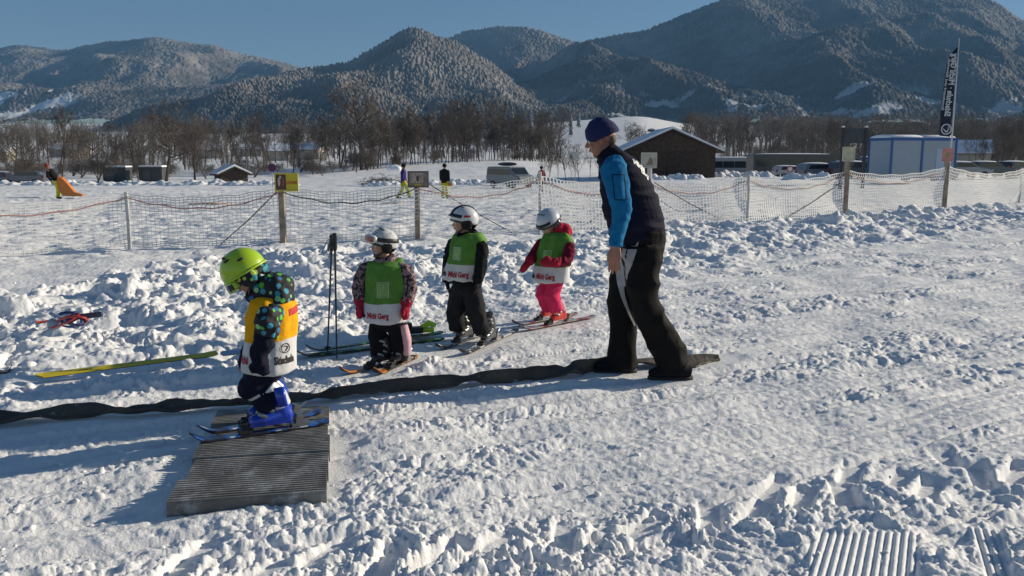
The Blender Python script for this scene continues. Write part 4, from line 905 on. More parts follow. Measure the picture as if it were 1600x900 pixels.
t = STRIP.node_tree; b = t.nodes['Principled BSDF']; n = t.nodes.new('ShaderNodeTexNoise'); n.inputs['Scale'].default_value = 16; n.inputs['Detail'].default_value = 9; n.inputs['Roughness'].default_value = .8
t.links.new(t.nodes['Texture Coordinate'].outputs['Object'], n.inputs['Vector']); r = t.nodes.new('ShaderNodeMapRange'); r.inputs['From Min'].default_value = .60; r.inputs['From Max'].default_value = .68; r.inputs['To Max'].default_value = .8
t.links.new(n.outputs['Fac'], r.inputs['Value']); mx = t.nodes.new('ShaderNodeMix'); mx.data_type = 'RGBA'; src = b.inputs['Base Color'].links[0].from_socket
t.links.new(r.outputs[0], mx.inputs['Factor']); t.links.new(src, mx.inputs['A']); mx.inputs['B'].default_value = (.65, .66, .67, 1); t.links.new(mx.outputs['Result'], b.inputs['Base Color'])
def strip(pts, name, label, hw=.052, seed=0, cat='rubber strip', thick=.012, lift=.055, tail=None):
    P = [G(*p) for p in pts]; D = [0]
    for a, b in zip(P, P[1:]): D.append(D[-1] + (b - a).length)
    n = int(D[-1] / .02); vs = []; fs = []; m = 9; s_ = np.linspace(0, D[-1], n); X = np.interp(s_, D, [p.x for p in P]); Y_ = np.interp(s_, D, [p.y for p in P])
    kk = np.exp(-np.linspace(-2, 2, 25) ** 2); kk /= kk.sum(); X = np.convolve(np.pad(X, 12, mode='edge'), kk, 'valid'); Y_ = np.convolve(np.pad(Y_, 12, mode='edge'), kk, 'valid')
    nz = lambda f, sd: perlin(s_ * f, s_ * 0 + .37, seed + sd)
    tilt = np.radians(16 + 75 * nz(2.8, 1) + 50 * nz(7, 2)); wv = nz(1.2, 3) * .02 + nz(4.5, 4) * .024; wd = hw * (1 + .25 * nz(2.5, 5))
    if tail: tt = smooth01(D[-1] - tail, D[-1] - .3, s_); tilt = tilt * (1 - tt * .8); wd = wd * (1 + 1.0 * tt); 
    endf = 1 - smooth01(D[-1] - .35, D[-1], s_) * .9 if tail else np.ones(n); wd = wd * endf
    nz2 = nz(14, 9) + .6 * nz(33, 10)
    for i in range(n):
        j = min(i + 1, n - 1); k = max(i - 1, 0); d = Vector((X[j] - X[k], Y_[j] - Y_[k], 0)).normalized(); q = Vector((-d.y, d.x, 0))
        zb = gz(X[i], Y_[i])
        for c in range(m):
            u = c / (m - 1) * 2 - 1; cur = .020 * math.sin(u * 2.6 + wv[i] * 60); ed = abs(u) ** 3 * .3 * nz2[i]; up = (lift if not tail else lift * (.6 + .4 * (1 - tt[i])))
            p = Vector((X[i], Y_[i], zb + up * .9)) + q * ((u * (1 + ed)) * wd[i] * math.cos(tilt[i]) + wv[i]) + Vector((0, 0, u * wd[i] * math.sin(tilt[i]) * .75 + cur + .5 * wv[i])); vs.append(p)
    for i in range(n - 1):
        for c in range(m - 1): fs.append((i * m + c, (i + 1) * m + c, (i + 1) * m + c + 1, i * m + c + 1))
    m_ = MB(); o0 = Vector((P[len(P) // 2].x, P[len(P) // 2].y, 0)); m_.add([v - o0 for v in vs], fs); o = m_.build(name, STRIP, None, True, weld=0); o.location = o0; s2 = o.modifiers.new('s', 'SOLIDIFY'); s2.thickness = thick; s2.offset = 0
    return tag(o, label, cat)
strip([(-160, 678), (0, 664), (120, 654), (250, 646), (345, 639), (430, 634), (515, 627), (600, 615), (690, 607), (790, 598), (870, 590), (940, 578), (1000, 574), (1060, 570), (1128, 563)], 'rubber_strip', 'long wrinkled dark rubber strip running across the snow behind the platform to the instructor', seed=500, tail=1.0)

# ================================================================ SKIS AND POLES
BLK = mat('black_plastic', (.02, .02, .022), .45); STEEL = mat('binding_grey_metal', (.30, .30, .29), .35, metal=.7)
def ski(name, label, tail, tip, z0, z1, w_, top, bind=None, boot=.24, group=None, under=None, tipl=.16, rise=.055, roll=0.0):
    A = Vector((tail[0], tail[1], z0)); B = Vector((tip[0], tip[1], z1)); D = B - A; L = D.length; c = (A + B) / 2; root = empty(name, c, 0, label, 'ski', group)
    root.rotation_mode = 'QUATERNION'; root.rotation_quaternion = D.to_track_quat('X', 'Z') @ Matrix.Rotation(roll, 4, 'X').to_quaternion()
    n = 26; T = MB(); U_ = MB(); vt = []; vu = []
    for i in range(n + 1):
        s = i / n; x_ = (s - .5) * L; hw = w_ / 2 * (1 - .22 * math.sin(math.pi * min(1, max(0, (s - .05) / .85))))
        if s > 1 - tipl * .5: hw *= math.sqrt(max(.03, 1 - ((s - (1 - tipl * .5)) / (tipl * .5)) ** 2))
        if s < .03: hw *= .85
        e = max(0, (s - (1 - tipl)) / tipl); z = rise * e * e + (.010 * max(0, (.05 - s) / .05))
        vt += [(x_, -hw, z + .006), (x_, -hw * .8, z + .013), (x_, hw * .8, z + .013), (x_, hw, z + .006)]; vu += [(x_, -hw, z + .0055), (x_, -hw, z), (x_, hw, z), (x_, hw, z + .0055)]
    for M_, v in ((T, vt), (U_, vu)):
        M_.add(v, [(4 * i + j, 4 * i + (j + 1) % 4, 4 * i + 4 + (j + 1) % 4, 4 * i + 4 + j) for i in range(n) for j in range(4)] + [(3, 2, 1, 0), tuple(4 * n + j for j in range(4))])
    (T.build('deck', top, root, weld=0)); U_.build('base', under or BLK, root, weld=0)
    if bind is not None:
        b0 = (bind - .5) * L; m_ = MB(); m_.box((b0 + boot * .5 + .03, 0, .025), (.07, w_ * .8, .022)); m_.box((b0 + boot * .5 + .015, 0, .042), (.045, w_ * .62, .022)); m_.loft([(b0 + boot * .5 - .01, -.028, .04), (b0 + boot * .5 + .05, 0, .052), (b0 + boot * .5 - .01, .028, .04)], .008, n=6); m_.build('toe_piece', BLK, root)
        m_ = MB(); m_.box((b0 - boot * .5 - .04, 0, .022), (.10, w_ * .75, .018)); m_.box((b0 - boot * .5 - .035, 0, .05), (.04, w_ * .6, .055)); m_.loft([(b0 - boot * .5 - .05, 0, .06), (b0 - boot * .5 - .105, 0, .088)], [.012, .009], n=6); m_.box((b0 - boot * .5 - .03, 0, .075), (.02, w_ * .75, .02)); m_.build('heel_piece', STEEL, root)
        for s in (-1, 1): m_ = MB(); m_.tube([(b0 - .02, s * w_ * .42, .02), (b0 - boot * .4, s * w_ * .62, .015), (b0 - boot * .62, s * w_ * .6, .012)], .0035, 5); m_.build('brake_arm', STEEL, root)
    return root
def stripes(name, a, b, scale=9.0, thr=.5, c=None):
    m = mat(name, a, .3, coat=.3); t = m.node_tree; bs = t.nodes['Principled BSDF']; n = t.nodes.new('ShaderNodeTexNoise'); n.inputs['Scale'].default_value = scale; n.inputs['Detail'].default_value = 1
    t.links.new(t.nodes['Texture Coordinate'].outputs['Object'], n.inputs['Vector']); r = t.nodes.new('ShaderNodeValToRGB'); r.color_ramp.interpolation = 'CONSTANT'; r.color_ramp.elements[0].color = (*a, 1); r.color_ramp.elements[1].position = thr; r.color_ramp.elements[1].color = (*b, 1)
    if c: e = r.color_ramp.elements.new(thr + .12); e.color = (*c, 1)
    t.links.new(n.outputs['Fac'], r.inputs[0]); t.links.new(r.outputs[0], bs.inputs['Base Color']); return m
BLUESKI = stripes('blue_black_ski_top', (.02, .025, .05), (.03, .12, .45), 10, .5, (.5, .55, .6)); ORSKI = stripes('black_orange_ski_top', (.03, .025, .02), (.75, .22, .02), 7, .52); WSKI = stripes('black_white_ski_top', (.03, .03, .035), (.6, .6, .58), 8, .52)
RSKI = stripes('grey_red_ski_top', (.35, .34, .33), (.45, .04, .03), 8, .52, (.03, .03, .03)); GSKI = stripes('green_black_ski_top', (.015, .03, .012), (.14, .42, .03), 12, .58)
a, b = G(512, 661, PLAT), G(296, 694, PLAT); near_k1 = (a, b)
ski('ski', 'near blue and black child ski lying on the ribbed platform', a.xy, b.xy, PLAT + .002, PLAT + .002, .075, BLUESKI, bind=.42, boot=.235)
a, b = G(500, 646, PLAT), G(308, 681, PLAT); far_k1 = (a, b)
ski('ski', 'far blue and black child ski on the platform, tip just behind the near one', a.xy, b.xy, PLAT + .002, PLAT + .002, .075, BLUESKI, bind=.42, boot=.235)
def gski(t0, t1, label, top, w_=.07, **k):
    a, b = G(*t0), G(*t1); za, zb = gz(a.x, a.y) + .012, gz(b.x, b.y) + .012; ski('ski', label, a.xy, b.xy, za, zb, w_, top, **k); return a, b
K2L = gski((636, 566), (531, 588), 'black and orange ski with its tip farthest left, under the child with goggles', ORSKI, bind=.36, boot=.21)
K2R = gski((648, 561), (585, 590), 'black and orange ski ending right of the pink leg of the child with goggles', ORSKI, bind=.42, boot=.21)
K3L = gski((770, 519), (681, 550), 'left ski of the child in black, black and white, nearest the green skis', WSKI, bind=.52, boot=.22)
K3R = gski((806, 519), (719, 559), 'right ski of the child in black, black and white, pointing to the camera', WSKI, bind=.52, boot=.22)
K4L = gski((900, 493), (800, 512), 'far grey ski under the red boot of the child in pink trousers', RSKI, bind=.45, boot=.22)
K4R = gski((928, 497), (812, 520), 'near grey ski under the red boot of the child in pink trousers', RSKI, bind=.5, boot=.22)
gski((692, 533), (462, 561), 'long dark green ski lying on the snow behind the child with goggles, nearer the camera', GSKI, w_=.085, tipl=.1)
a, b = G(690, 526), G(478, 556); ski('ski', 'long green and black ski with neon green binding lying behind the child with goggles', a.xy, b.xy, .03, .03, .085, GSKI, tipl=.1)
NEON = mat('neon_green_plastic', (.45, .72, .03), .4); P = G(655, 528)
root = empty('ski_binding_block', (P.x, P.y, .045), math.radians(15), 'neon green and black adult ski binding on the skis lying behind the child with goggles', 'ski binding')
m_ = MB(); m_.box((-.04, 0, .03), (.14, .09, .05)); m_.box((-.09, 0, .07), (.05, .07, .05)); m_.build('toe_piece', BLK, root); m_ = MB(); m_.box((.06, 0, .025), (.14, .07, .035)); m_.loft([(.02, 0, .05), (.09, 0, .085), (.15, 0, .06)], [.02, .03, .02], n=8); m_.build('heel_piece', NEON, root)
a, b = G(340, 567), G(56, 601); ski('ski', 'long yellow ski lying in the snow left of the small skier', a.xy, b.xy, .07, .055, .075, mat('yellow_ski_top', (.62, .50, .02), .35, coat=.3), tipl=.05, rise=.01, roll=-.25)
me = text_mesh('racetiger', .026, .02, 1.0); P = G(255, 573); o = link_mesh('lettering', me, BLK, None); 
yr = [q for q in bpy.data.objects if q.get('label', '').startswith('long yellow ski')][0]; o.parent = yr; o.location = (.30, 0, .0145); o.rotation_euler = (0, 0, math.pi)
me = text_mesh('', .05) if False else None
a, b = G(440, 559), G(345, 567); ski('ski', 'pale blue rear part of a ski between the yellow ski and the small skier', a.xy, b.xy, .07, .07, .075, mat('pale_blue_ski_top', (.35, .45, .6), .35), tipl=.02, rise=0, roll=-.25)
gski((-70, 592), (20, 584), 'black ski tip reaching in at the left picture edge below the straps', BLKSKI if False else BLK, tipl=.1)
# poles
for k, (g, tp, lab) in enumerate((((519, 366), (511, 551), 'left leaning black ski pole of the pair planted beside the child with goggles'), ((523, 364), (526, 561), 'upright black ski pole of the pair planted beside the child with goggles'))):
    B = G(*tp); T_ = W(g[0], g[1], B.y + (.06 if k == 0 else .0)); B.z = -.05; root = empty('ski_pole', B, 0, lab, 'ski pole'); V_ = T_ - B; L = V_.length; d = V_.normalized()
    m_ = MB(); m_.tube([Vector(), d * (L - .13)], [.006, .009], 8); m_.build('shaft', BLK, root)
    m_ = MB(); m_.loft([d * (L - .14), d * (L - .11), d * (L - .05), d * (L - .02), d * L], [.012, .018, .017, .024, .014], n=12); m_.build('grip', BLK, root, True)
    m_ = MB(); m_.loft([d * .09, d * .10], [.012, .03], n=16); m_.build('basket', BLK, root)
    s0 = d * (L - .02); m_ = MB(); m_.loft([s0, s0 + Vector((-.045, 0, -.04)), s0 + Vector((-.08 + .03 * k, -.01, -.12)), s0 + Vector((-.07 + .03 * k, -.01, -.15)), s0 + Vector((-.035, -.01, -.10)), s0 + Vector((-.005, 0, -.03))], .003, .011, side=(0, 1, 0) if False else (1, 0, 0), n=6); m_.build('strap', BLK, root)
# red ski tip and the bundle
a, b = G(60, 534), G(124, 500); root = None
A = W(60, 530, G(95, 530).y); B = W(124, 501, A.y + .12); ski('ski', 'bright red ski sticking obliquely out of the snow at the left edge', A.xy, B.xy, gzn(A.x, A.y) + .06, gzn(B.x, B.y) + .14, .085, mat('red_ski_top', (.65, .06, .03), .4), tipl=.06, rise=.01)
A = G(100, 545); zc = gzn(A.x, A.y) + .05; root = empty('strap_bundle', (A.x, A.y + .1, zc), 0, 'tangle of dark blue and red straps lying in the snow beside the red ski', 'strap bundle')
R = random.Random(12)
for i, (cm, rad) in enumerate((((.02, .05, .22), .014), ((.5, .03, .03), .011), ((.03, .04, .14), .016), ((.45, .04, .03), .010), ((.20, .30, .45), .011), ((.02, .03, .12), .014))):
    c = Vector((R.uniform(-.08, .08), R.uniform(-.06, .06), .03)); ra, rb = R.uniform(.07, .14), R.uniform(.05, .08); an = R.uniform(-.5, .5); m_ = MB()
    pts = [c + Vector((ra * math.cos(q) * math.cos(an), rb * math.sin(q), .04 + .05 * math.sin(q + i) + ra * math.cos(q) * math.sin(an) * .4)) for q in [6.283 * j / 18 for j in range(19)]]
    m_.loft(pts, rad, rad * .45, None, n=8); m_.build('strap', mat('strap_%s' % ('navy', 'red', 'blue_black', 'crimson', 'steel_blue', 'midnight')[i], cm, .5), root, True)
m_ = MB(); m_.box((.13, .03, .10), (.30, .03, .045), Matrix.Rotation(-.12, 3, 'Y')); m_.build('handle', mat('navy_handle', (.02, .025, .08), .5), root)
m_ = MB(); m_.ell((-.09, -.05, .05), (.06, .045, .05)); m_.build('pad', mat('grey_blue_pad', (.25, .30, .40), .5), root, True)
# ================================================================ PEOPLE
SKIN = mat('skin', (.52, .30, .21), .55, noise=.08, nscale=18); SKINR = mat('flushed_skin', (.36, .165, .115), .55, noise=.10, nscale=15)
LIPS = mat('lips', (.42, .14, .12), .5); EYEW = mat('eye_white', (.7, .68, .65), .3); IRIS = mat('dark_iris', (.03, .02, .015), .2); HAIRM = mat('short_fair_hair', (.12, .085, .06), .8)
def frame(f, u):
    f = Vector(f).normalized(); u = Vector(u); u = (u - f * u.dot(f)).normalized(); r = f.cross(u)      # r = the figure's right
    return Matrix((r, f, u)).transposed()
class Fig:
    def __init__(s, P0, label, group=None): s.root = empty('person', P0, 0, label, 'person', group); s.O = Vector(P0)
    def put(s, name, me, mats, parent=None, smooth=True):
        par = parent or s.root
        for v in me.vertices: v.co -= s.O
        me.update(); return link_mesh(name, me, mats, par, smooth)
    def soft(s, name, mb, mats, voxel=.007, parent=None, **k): return s.put(name, soft_mesh(mb, voxel, **k), mats, parent)
    def hard(s, name, mb, mats, parent=None, smooth=False): return s.put(name, mb.mesh(name, 1e-6), mats, parent, smooth)
def head_shapes(mb, c, R, h):
    """c centre of the head, h height chin to crown"""
    P = lambda x, y, z: c + R @ Vector((x * h, y * h, z * h))
    E = lambda x, y, z, a, b, d: mb.ell(P(x, y, z), (a * h, b * h, d * h), R, 20, 12)
    E(0, -.07, .15, .33, .40, .35); E(0, .10, -.02, .285, .30, .30); E(0, .10, -.20, .24, .27, .25); E(0, .235, -.40, .10, .09, .085)
    E(.15, .27, -.10, .11, .10, .10); E(-.15, .27, -.10, .11, .10, .10); E(0, .33, .12, .20, .07, .06)
    mb.loft([P(0, .37, .06), P(0, .43, -.03), P(0, .475, -.10), P(0, .41, -.145)], [.03 * h, .038 * h, .052 * h, .04 * h], n=10)
    E(.035, .41, -.12, .035, .04, .03); E(-.035, .41, -.12, .035, .04, .03); E(0, .36, -.235, .085, .045, .055)
    E(.325, -.02, -.03, .035, .075, .105); E(-.325, -.02, -.03, .035, .075, .105)
    return P
def face_parts(F_, c, R, h, eyes=True):
    P = lambda x, y, z: c + R @ Vector((x * h, y * h, z * h))
    for s_ in (-1, 1):
        m_ = MB(); m_.ell(P(s_ * .135, .335, .02), .055 * h, R, 12, 8); e = F_.hard('eye', m_, EYEW, smooth=True); m_ = MB(); m_.ell(P(s_ * .135, .372, .017), .026 * h, R, 10, 6); F_.hard('iris', m_, IRIS, e, True)
        m_ = MB(); m_.loft([P(s_ * .07, .385, .115), P(s_ * .14, .385, .135), P(s_ * .22, .34, .11)], [.012 * h, .017 * h, .008 * h], n=6); F_.hard('eyebrow', m_, HAIRM, smooth=True)
    m_ = MB(); m_.loft([P(-.085, .36, -.235), P(-.035, .398, -.225), P(0, .402, -.228), P(.035, .398, -.225), P(.085, .36, -.235)], [.006 * h, .018 * h, .016 * h, .018 * h, .006 * h], n=8)
    m_.loft([P(-.07, .36, -.26), P(0, .398, -.268), P(.07, .36, -.26)], [.006 * h, .02 * h, .006 * h], n=8); F_.hard('lips', m_, LIPS, smooth=True)
def hand(mb, w_, d, pn, side, L, k=1.0, curl=.35, thumb=.7):
    """w_ wrist, d direction of the fingers, pn palm normal, side = towards the thumb, L hand length"""
    d = Vector(d).normalized(); pn = Vector(pn); pn = (pn - d * pn.dot(d)).normalized(); sd_ = d.cross(pn); 
    if sd_.dot(Vector(side)) < 0: sd_ = -sd_
    w_ = Vector(w_); pl = L * .50
    mb.loft([w_ - d * L * .06, w_ + d * L * .08, w_ + d * pl * .6, w_ + d * pl * .98], [L * .155 * k, L * .19 * k, L * .23 * k, L * .215 * k], [L * .125 * k, L * .105 * k, L * .09 * k, L * .065 * k], side=sd_, n=14)
    for i, (o, ln) in enumerate(((.155, .43), (.052, .48), (-.052, .45), (-.155, .35))):
        p = w_ + d * pl * .86 + sd_ * (o * L * k); dd = (d + sd_ * o * .35).normalized(); a = curl * (1 + .12 * i); pts = [p]; 
        for j, f in enumerate((.48, .30, .22)):
            dd = (dd * math.cos(a) + pn * math.sin(a)).normalized(); p = p + dd * (ln * L * f * 1.1); pts.append(p); a = curl * (1.15 - .1 * j)
        r = L * .043 * k; mb.loft(pts, [r * 1.08, r * 1.02, r * .93, r * .72], n=9)
    p = w_ + d * L * .12 + sd_ * L * .13 * k; q1 = p + (d * .75 + sd_ * thumb + pn * .35).normalized() * L * .21; q2 = q1 + (d * .95 + sd_ * thumb * .3 + pn * .45).normalized() * L * .16; q3 = q2 + (d * 1 + pn * .5).normalized() * L * .10
    mb.loft([p, q1, q2, q3], [L * .075 * k, L * .062 * k, L * .052 * k, L * .038 * k], n=10)
def body(F_, J, h, skin=None, arm=.036, leg=.06, voxel=.007, hands=True, torso=(.13, .09)):
    """the figure itself: head, neck, trunk, arms with hands and legs in one skin"""
    mb = MB(); R = J['R']; c = J['head']; head_shapes(mb, c, R, h); P = lambda x, y, z: c + R @ Vector((x * h, y * h, z * h))
    mb.loft([P(0, -.06, -.15), P(0, -.12, -.42), J['neck']], [.20 * h, .21 * h, .27 * h], n=14)
    mb.loft([J['neck'], J['chest'], (J['chest'] + J['pelvis']) / 2, J['pelvis']], [torso[0] * .6, torso[0], torso[0] * .85, torso[0] * .9], [torso[1] * .7, torso[1], torso[1] * .9, torso[1]], side=J['side'], n=20)
    for s_ in 'LR':
        mb.loft([J['chest'].lerp(J['neck'], .55), J['sh' + s_], J['el' + s_], J['wr' + s_]], [arm * 1.5, arm * 1.35, arm, arm * .72], n=12)
        if hands and 'hd' + s_ in J: hand(mb, J['wr' + s_], *J['hd' + s_])
        mb.loft([J['pelvis'], J['hip' + s_], J['kn' + s_], J['an' + s_]], [leg * 1.2, leg * 1.25, leg * .85, leg * .55], n=12)
        f = J['an' + s_].lerp(J['toe' + s_], .28); mb.loft([J['an' + s_], f + Vector((0, 0, -leg * .15))], [leg * .5, leg * .4], n=10)
    o = F_.soft('body', mb, skin or SKIN, voxel, smooth=2, fac=.4); return o
def boot_ski(F_, pos, ang, L, H, shell, cuff, buck, lean=.25, trim=None, top_r=None):
    """a plastic ski boot standing at pos, toe along ang"""
    f = Vector((math.cos(ang), math.sin(ang), 0)); s_ = Vector((-f.y, f.x, 0)); u = Vector((0, 0, 1)); P = lambda x, y, z: Vector(pos) + f * (x * L) + s_ * (y * L) + u * (z * H)
    mb = MB(); mb.loft([P(-.46, 0, .30), P(-.38, 0, .26), P(-.10, 0, .24), P(.2, 0, .20), P(.42, 0, .16), P(.5, 0, .15)], [.10 * L, .155 * L, .165 * L, .185 * L, .16 * L, .08 * L], [.20 * H, .26 * H, .25 * H, .20 * H, .15 * H, .10 * H], side=s_, n=16)
    mb.loft([P(-.30, 0, .2), P(-.22, 0, .5), P(-.12 + lean * .1, 0, .75)], [.16 * L, .175 * L, .175 * L], [.20 * L, .21 * L, .20 * L], side=s_, n=16)
    mb.box(P(.03, 0, .05), (.95 * L, .26 * L, .1 * H), Matrix((f, s_, u)).transposed())
    b_ = F_.soft('boot', mb, shell, .005, smooth=2, fac=.5)
    mb = MB(); mb.loft([P(-.24, 0, .48), P(-.16, 0, .75), P(-.06 + lean * .3, 0, 1.08)], [.19 * L, .20 * L, .21 * L], [.225 * L, .235 * L, .24 * L], side=s_, n=20); F_.soft('cuff', mb, cuff, .005, parent=b_, smooth=2, fac=.5)
    for i, (x, z) in enumerate(((.24, .33), (.08, .46), (.04 + lean * .1, .74), (.10 + lean * .2, .92))):
        mb = MB()
        for q in (-1, 1):
            mb.loft([P(x - .10, q * .19, z - .05), P(x, q * .175, z + .02), P(x + .07, q * .07, z + .05)], [.022 * L] * 3, [.045 * L] * 3, side=s_, n=6)
        F_.hard('buckle', mb, buck, b_)
    mb = MB(); mb.box(P(.47, 0, .07), (.10 * L, .24 * L, .10 * H), Matrix((f, s_, u)).transposed()); F_.hard('sole_lug', mb, BLK, b_)
    return b_
def helmet(F_, c, R, a, b_, h, shellm, padm, name='helmet', zmin=-.12, visor=None, vents=6, ear=True, trim=None):
    P = lambda x, y, z: c + R @ Vector((x, y, z)); mb = MB(); mb.ell(c, (a, b_, h), R, 32, 18, zmin=zmin); sh = F_.hard(name, mb, shellm, smooth=True)
    mb = MB(); n = 40; z0 = h * zmin; k = math.sqrt(1 - zmin * zmin); mb.loft([P(a * k * math.cos(6.2832 * i / n), b_ * k * math.sin(6.2832 * i / n), z0) for i in range(n + 1)], .008, n=6, cap=False); F_.hard('rim', mb, trim or BLK, sh, True)
    if ear:
        mb = MB()
        for s_ in (-1, 1): mb.ell(P(s_ * a * .86, -b_ * .08, -h * .38), (a * .16, b_ * .42, h * .50), R)
        mb.ell(P(0, -b_ * .70, -h * .32), (a * .62, b_ * .22, h * .38), R); F_.soft('ear_pad', mb, padm, .006, parent=sh)
        mb = MB(); mb.loft([P(-a * .85, .0, -h * .7), P(-a * .5, b_ * .35, -h * 1.15), P(0, b_ * .45, -h * 1.28), P(a * .5, b_ * .35, -h * 1.15), P(a * .85, .0, -h * .7)], .004, .011, side=R @ Vector((0, 1, 0)), n=6); F_.hard('chin_strap', mb, BLK, sh)
    mb = MB(); 
    for i in range(vents):
        an = math.radians(-50 + 100 * i / max(1, vents - 1)); s2 = math.sin(an); th = math.radians(48); d = Vector((s2 * math.cos(math.radians(40)), .35 + .1 * math.cos(an), 1)).normalized()
        p = Vector((a * d.x, b_ * d.y, h * d.z)) * (1 / math.sqrt(d.x ** 2 + d.y ** 2 + d.z ** 2)); mb.ell(c + R @ (p * 1.0), (.007, .016, .004), R, 8, 5)
    if vents: F_.hard('vent_slots', mb, BLK, sh, True)
    if visor is not None:
        mb = MB(); n = 14; pts = []
        for i in range(n + 1): an = math.radians(20 + 140 * i / n); pts.append((an))
        vs = []
        for an in pts:
            ca, sa = math.cos(an), math.sin(an); vs += [P(a * 1.0 * ca, b_ * 1.0 * sa, h * .22), P(a * 1.06 * ca, b_ * (1.04 + .16 * sa) * sa, h * .02), P(a * 1.03 * ca, b_ * (1.02 + .14 * sa) * sa, -h * .04), P(a * .97 * ca, b_ * .97 * sa, h * .08)]
        mb.add(vs, [(4 * i + j, 4 * i + (j + 1) % 4, 4 * i + 4 + (j + 1) % 4, 4 * i + 4 + j) for i in range(n) for j in range(4)] + [(0, 1, 2, 3), (4 * n + 3, 4 * n + 2, 4 * n + 1, 4 * n)]); F_.hard('visor', mb, visor, sh, True)
    return sh
def goggles(F_, c, R, a, b_, h, z, framem, lensm, strapm, par, half=58, hh=.036, out=.012, tilt=0.0):
    P = lambda x, y, zz: c + R @ Vector((x, y, zz)); mb = MB(); n = 14; vs = []; lv = []
    k = math.sqrt(max(.1, 1 - (z / h) ** 2))
    for i in range(n + 1):
        an = math.radians(90 - half + 2 * half * i / n); ca, sa = math.cos(an), math.sin(an); e = math.sin(math.pi * i / n) ** .4; q = hh * (.45 + .55 * e); zz = z + tilt * sa
        for (o, dz) in ((1.0, 1.0), (1.0 + out / a * 1.3, .85), (1.0 + out / a * 1.3, -.85), (1.0, -1.0)): vs.append(P(a * k * o * ca, b_ * k * o * sa, zz + q * dz))
        for (o, dz) in ((1.0 + out / a * 1.45, .62), (1.0 + out / a * 1.62, 0), (1.0 + out / a * 1.45, -.62)): lv.append(P(a * k * o * ca * .985, b_ * k * o * sa, zz + q * dz))
    mb.add(vs, [(4 * i + j, 4 * i + (j + 1) % 4, 4 * i + 4 + (j + 1) % 4, 4 * i + 4 + j) for i in range(n) for j in range(4)] + [(3, 2, 1, 0), tuple(4 * n + j for j in range(4))]); g = F_.hard('goggles', mb, framem, par, True)
    mb = MB(); mb.add(lv, [(3 * i + j, 3 * i + 3 + j, 3 * i + 4 + j, 3 * i + 1 + j) for i in range(1, n - 1) for j in range(2)]); F_.hard('lens', mb, lensm, g, True)
    m2 = MB(); n = 30; pts = []
    for i in range(n + 1):
        an = math.radians(90 + half - 4 + (360 - 2 * half + 8) * i / n); zz = z + tilt * math.sin(an); k2 = math.sqrt(max(.1, 1 - (zz / h) ** 2)); pts.append(P(a * k2 * 1.015 * math.cos(an), b_ * k2 * 1.015 * math.sin(an), zz))
    m2.loft(pts, .016, .0035, side=R @ Vector((0, 0, 1)), n=8); F_.hard('goggle_strap', m2, strapm, par, True)
def px_loft(mb, rows, Y, side, n=24):
    """rows: (px, py, dY, ra, rb)"""
    mb.loft([W(r[0], r[1], Y + r[2]) for r in rows], [r[3] for r in rows], [r[4] for r in rows], side=side, n=n)
def two_tone(o, zcut, mats, wav=0.0):
    """second material below world height zcut"""
    me = o.data; me.materials.clear(); [me.materials.append(m) for m in mats]; oz = 0
    q = o
    while q.parent is not None: oz += q.location.z; q = q.parent
    oz += q.location.z
    for p in me.polygons: p.material_index = 1 if p.center.z + oz < zcut(p.center) else 0
def edge_cord(F_, pts, r, m, par, name='hem'): mb = MB(); mb.tube(pts, r, 6); F_.hard(name, mb, m, par, True)

def fabric(name, col, **k): return mat(name, col, k.pop('rough', .85), spec=.15, bump=k.pop('bump', .0025), bscale=k.pop('bscale', 55), noise=k.pop('noise', .12), nscale=20, **k)
BIBG = fabric('green_bib_fabric', (.105, .25, .045)); BIBW = fabric('white_bib_fabric', (.62, .62, .63), noise=.05); BIBO = fabric('orange_bib_fabric', (.85, .40, .01)); PIPE = fabric('pale_piping', (.55, .60, .50)); RPIPE = mat('red_tab', (.55, .03, .03), .7)
BLKF = fabric('black_ski_fabric', (.011, .011, .014)); ANTH = fabric('anthracite_ski_fabric', (.020, .020, .023)); NAVY = fabric('navy_fabric', (.010, .011, .026)); REDG = fabric('red_glove_fabric', (.38, .02, .045)); PINKF = fabric('pink_trouser_fabric', (.72, .035, .12)); BURG = fabric('burgundy_jacket_fabric', (.16, .008, .03)); REDF = fabric('red_hood_fabric', (.45, .02, .05))
PALEPINK = fabric('pale_pink_panel', (.62, .38, .42)); WHITEP = mat('white_shell_plastic', (.68, .69, .70), .3, coat=.4, noise=.04); SILV = mat('silver_shell_plastic', (.50, .54, .60), .3, coat=.5); LIME = mat('lime_shell_plastic', (.42, .62, .02), .35, coat=.5); BLKP = mat('black_shell_plastic', (.015, .015, .018), .25, coat=.5); PADM = fabric('black_pad', (.02, .02, .022))
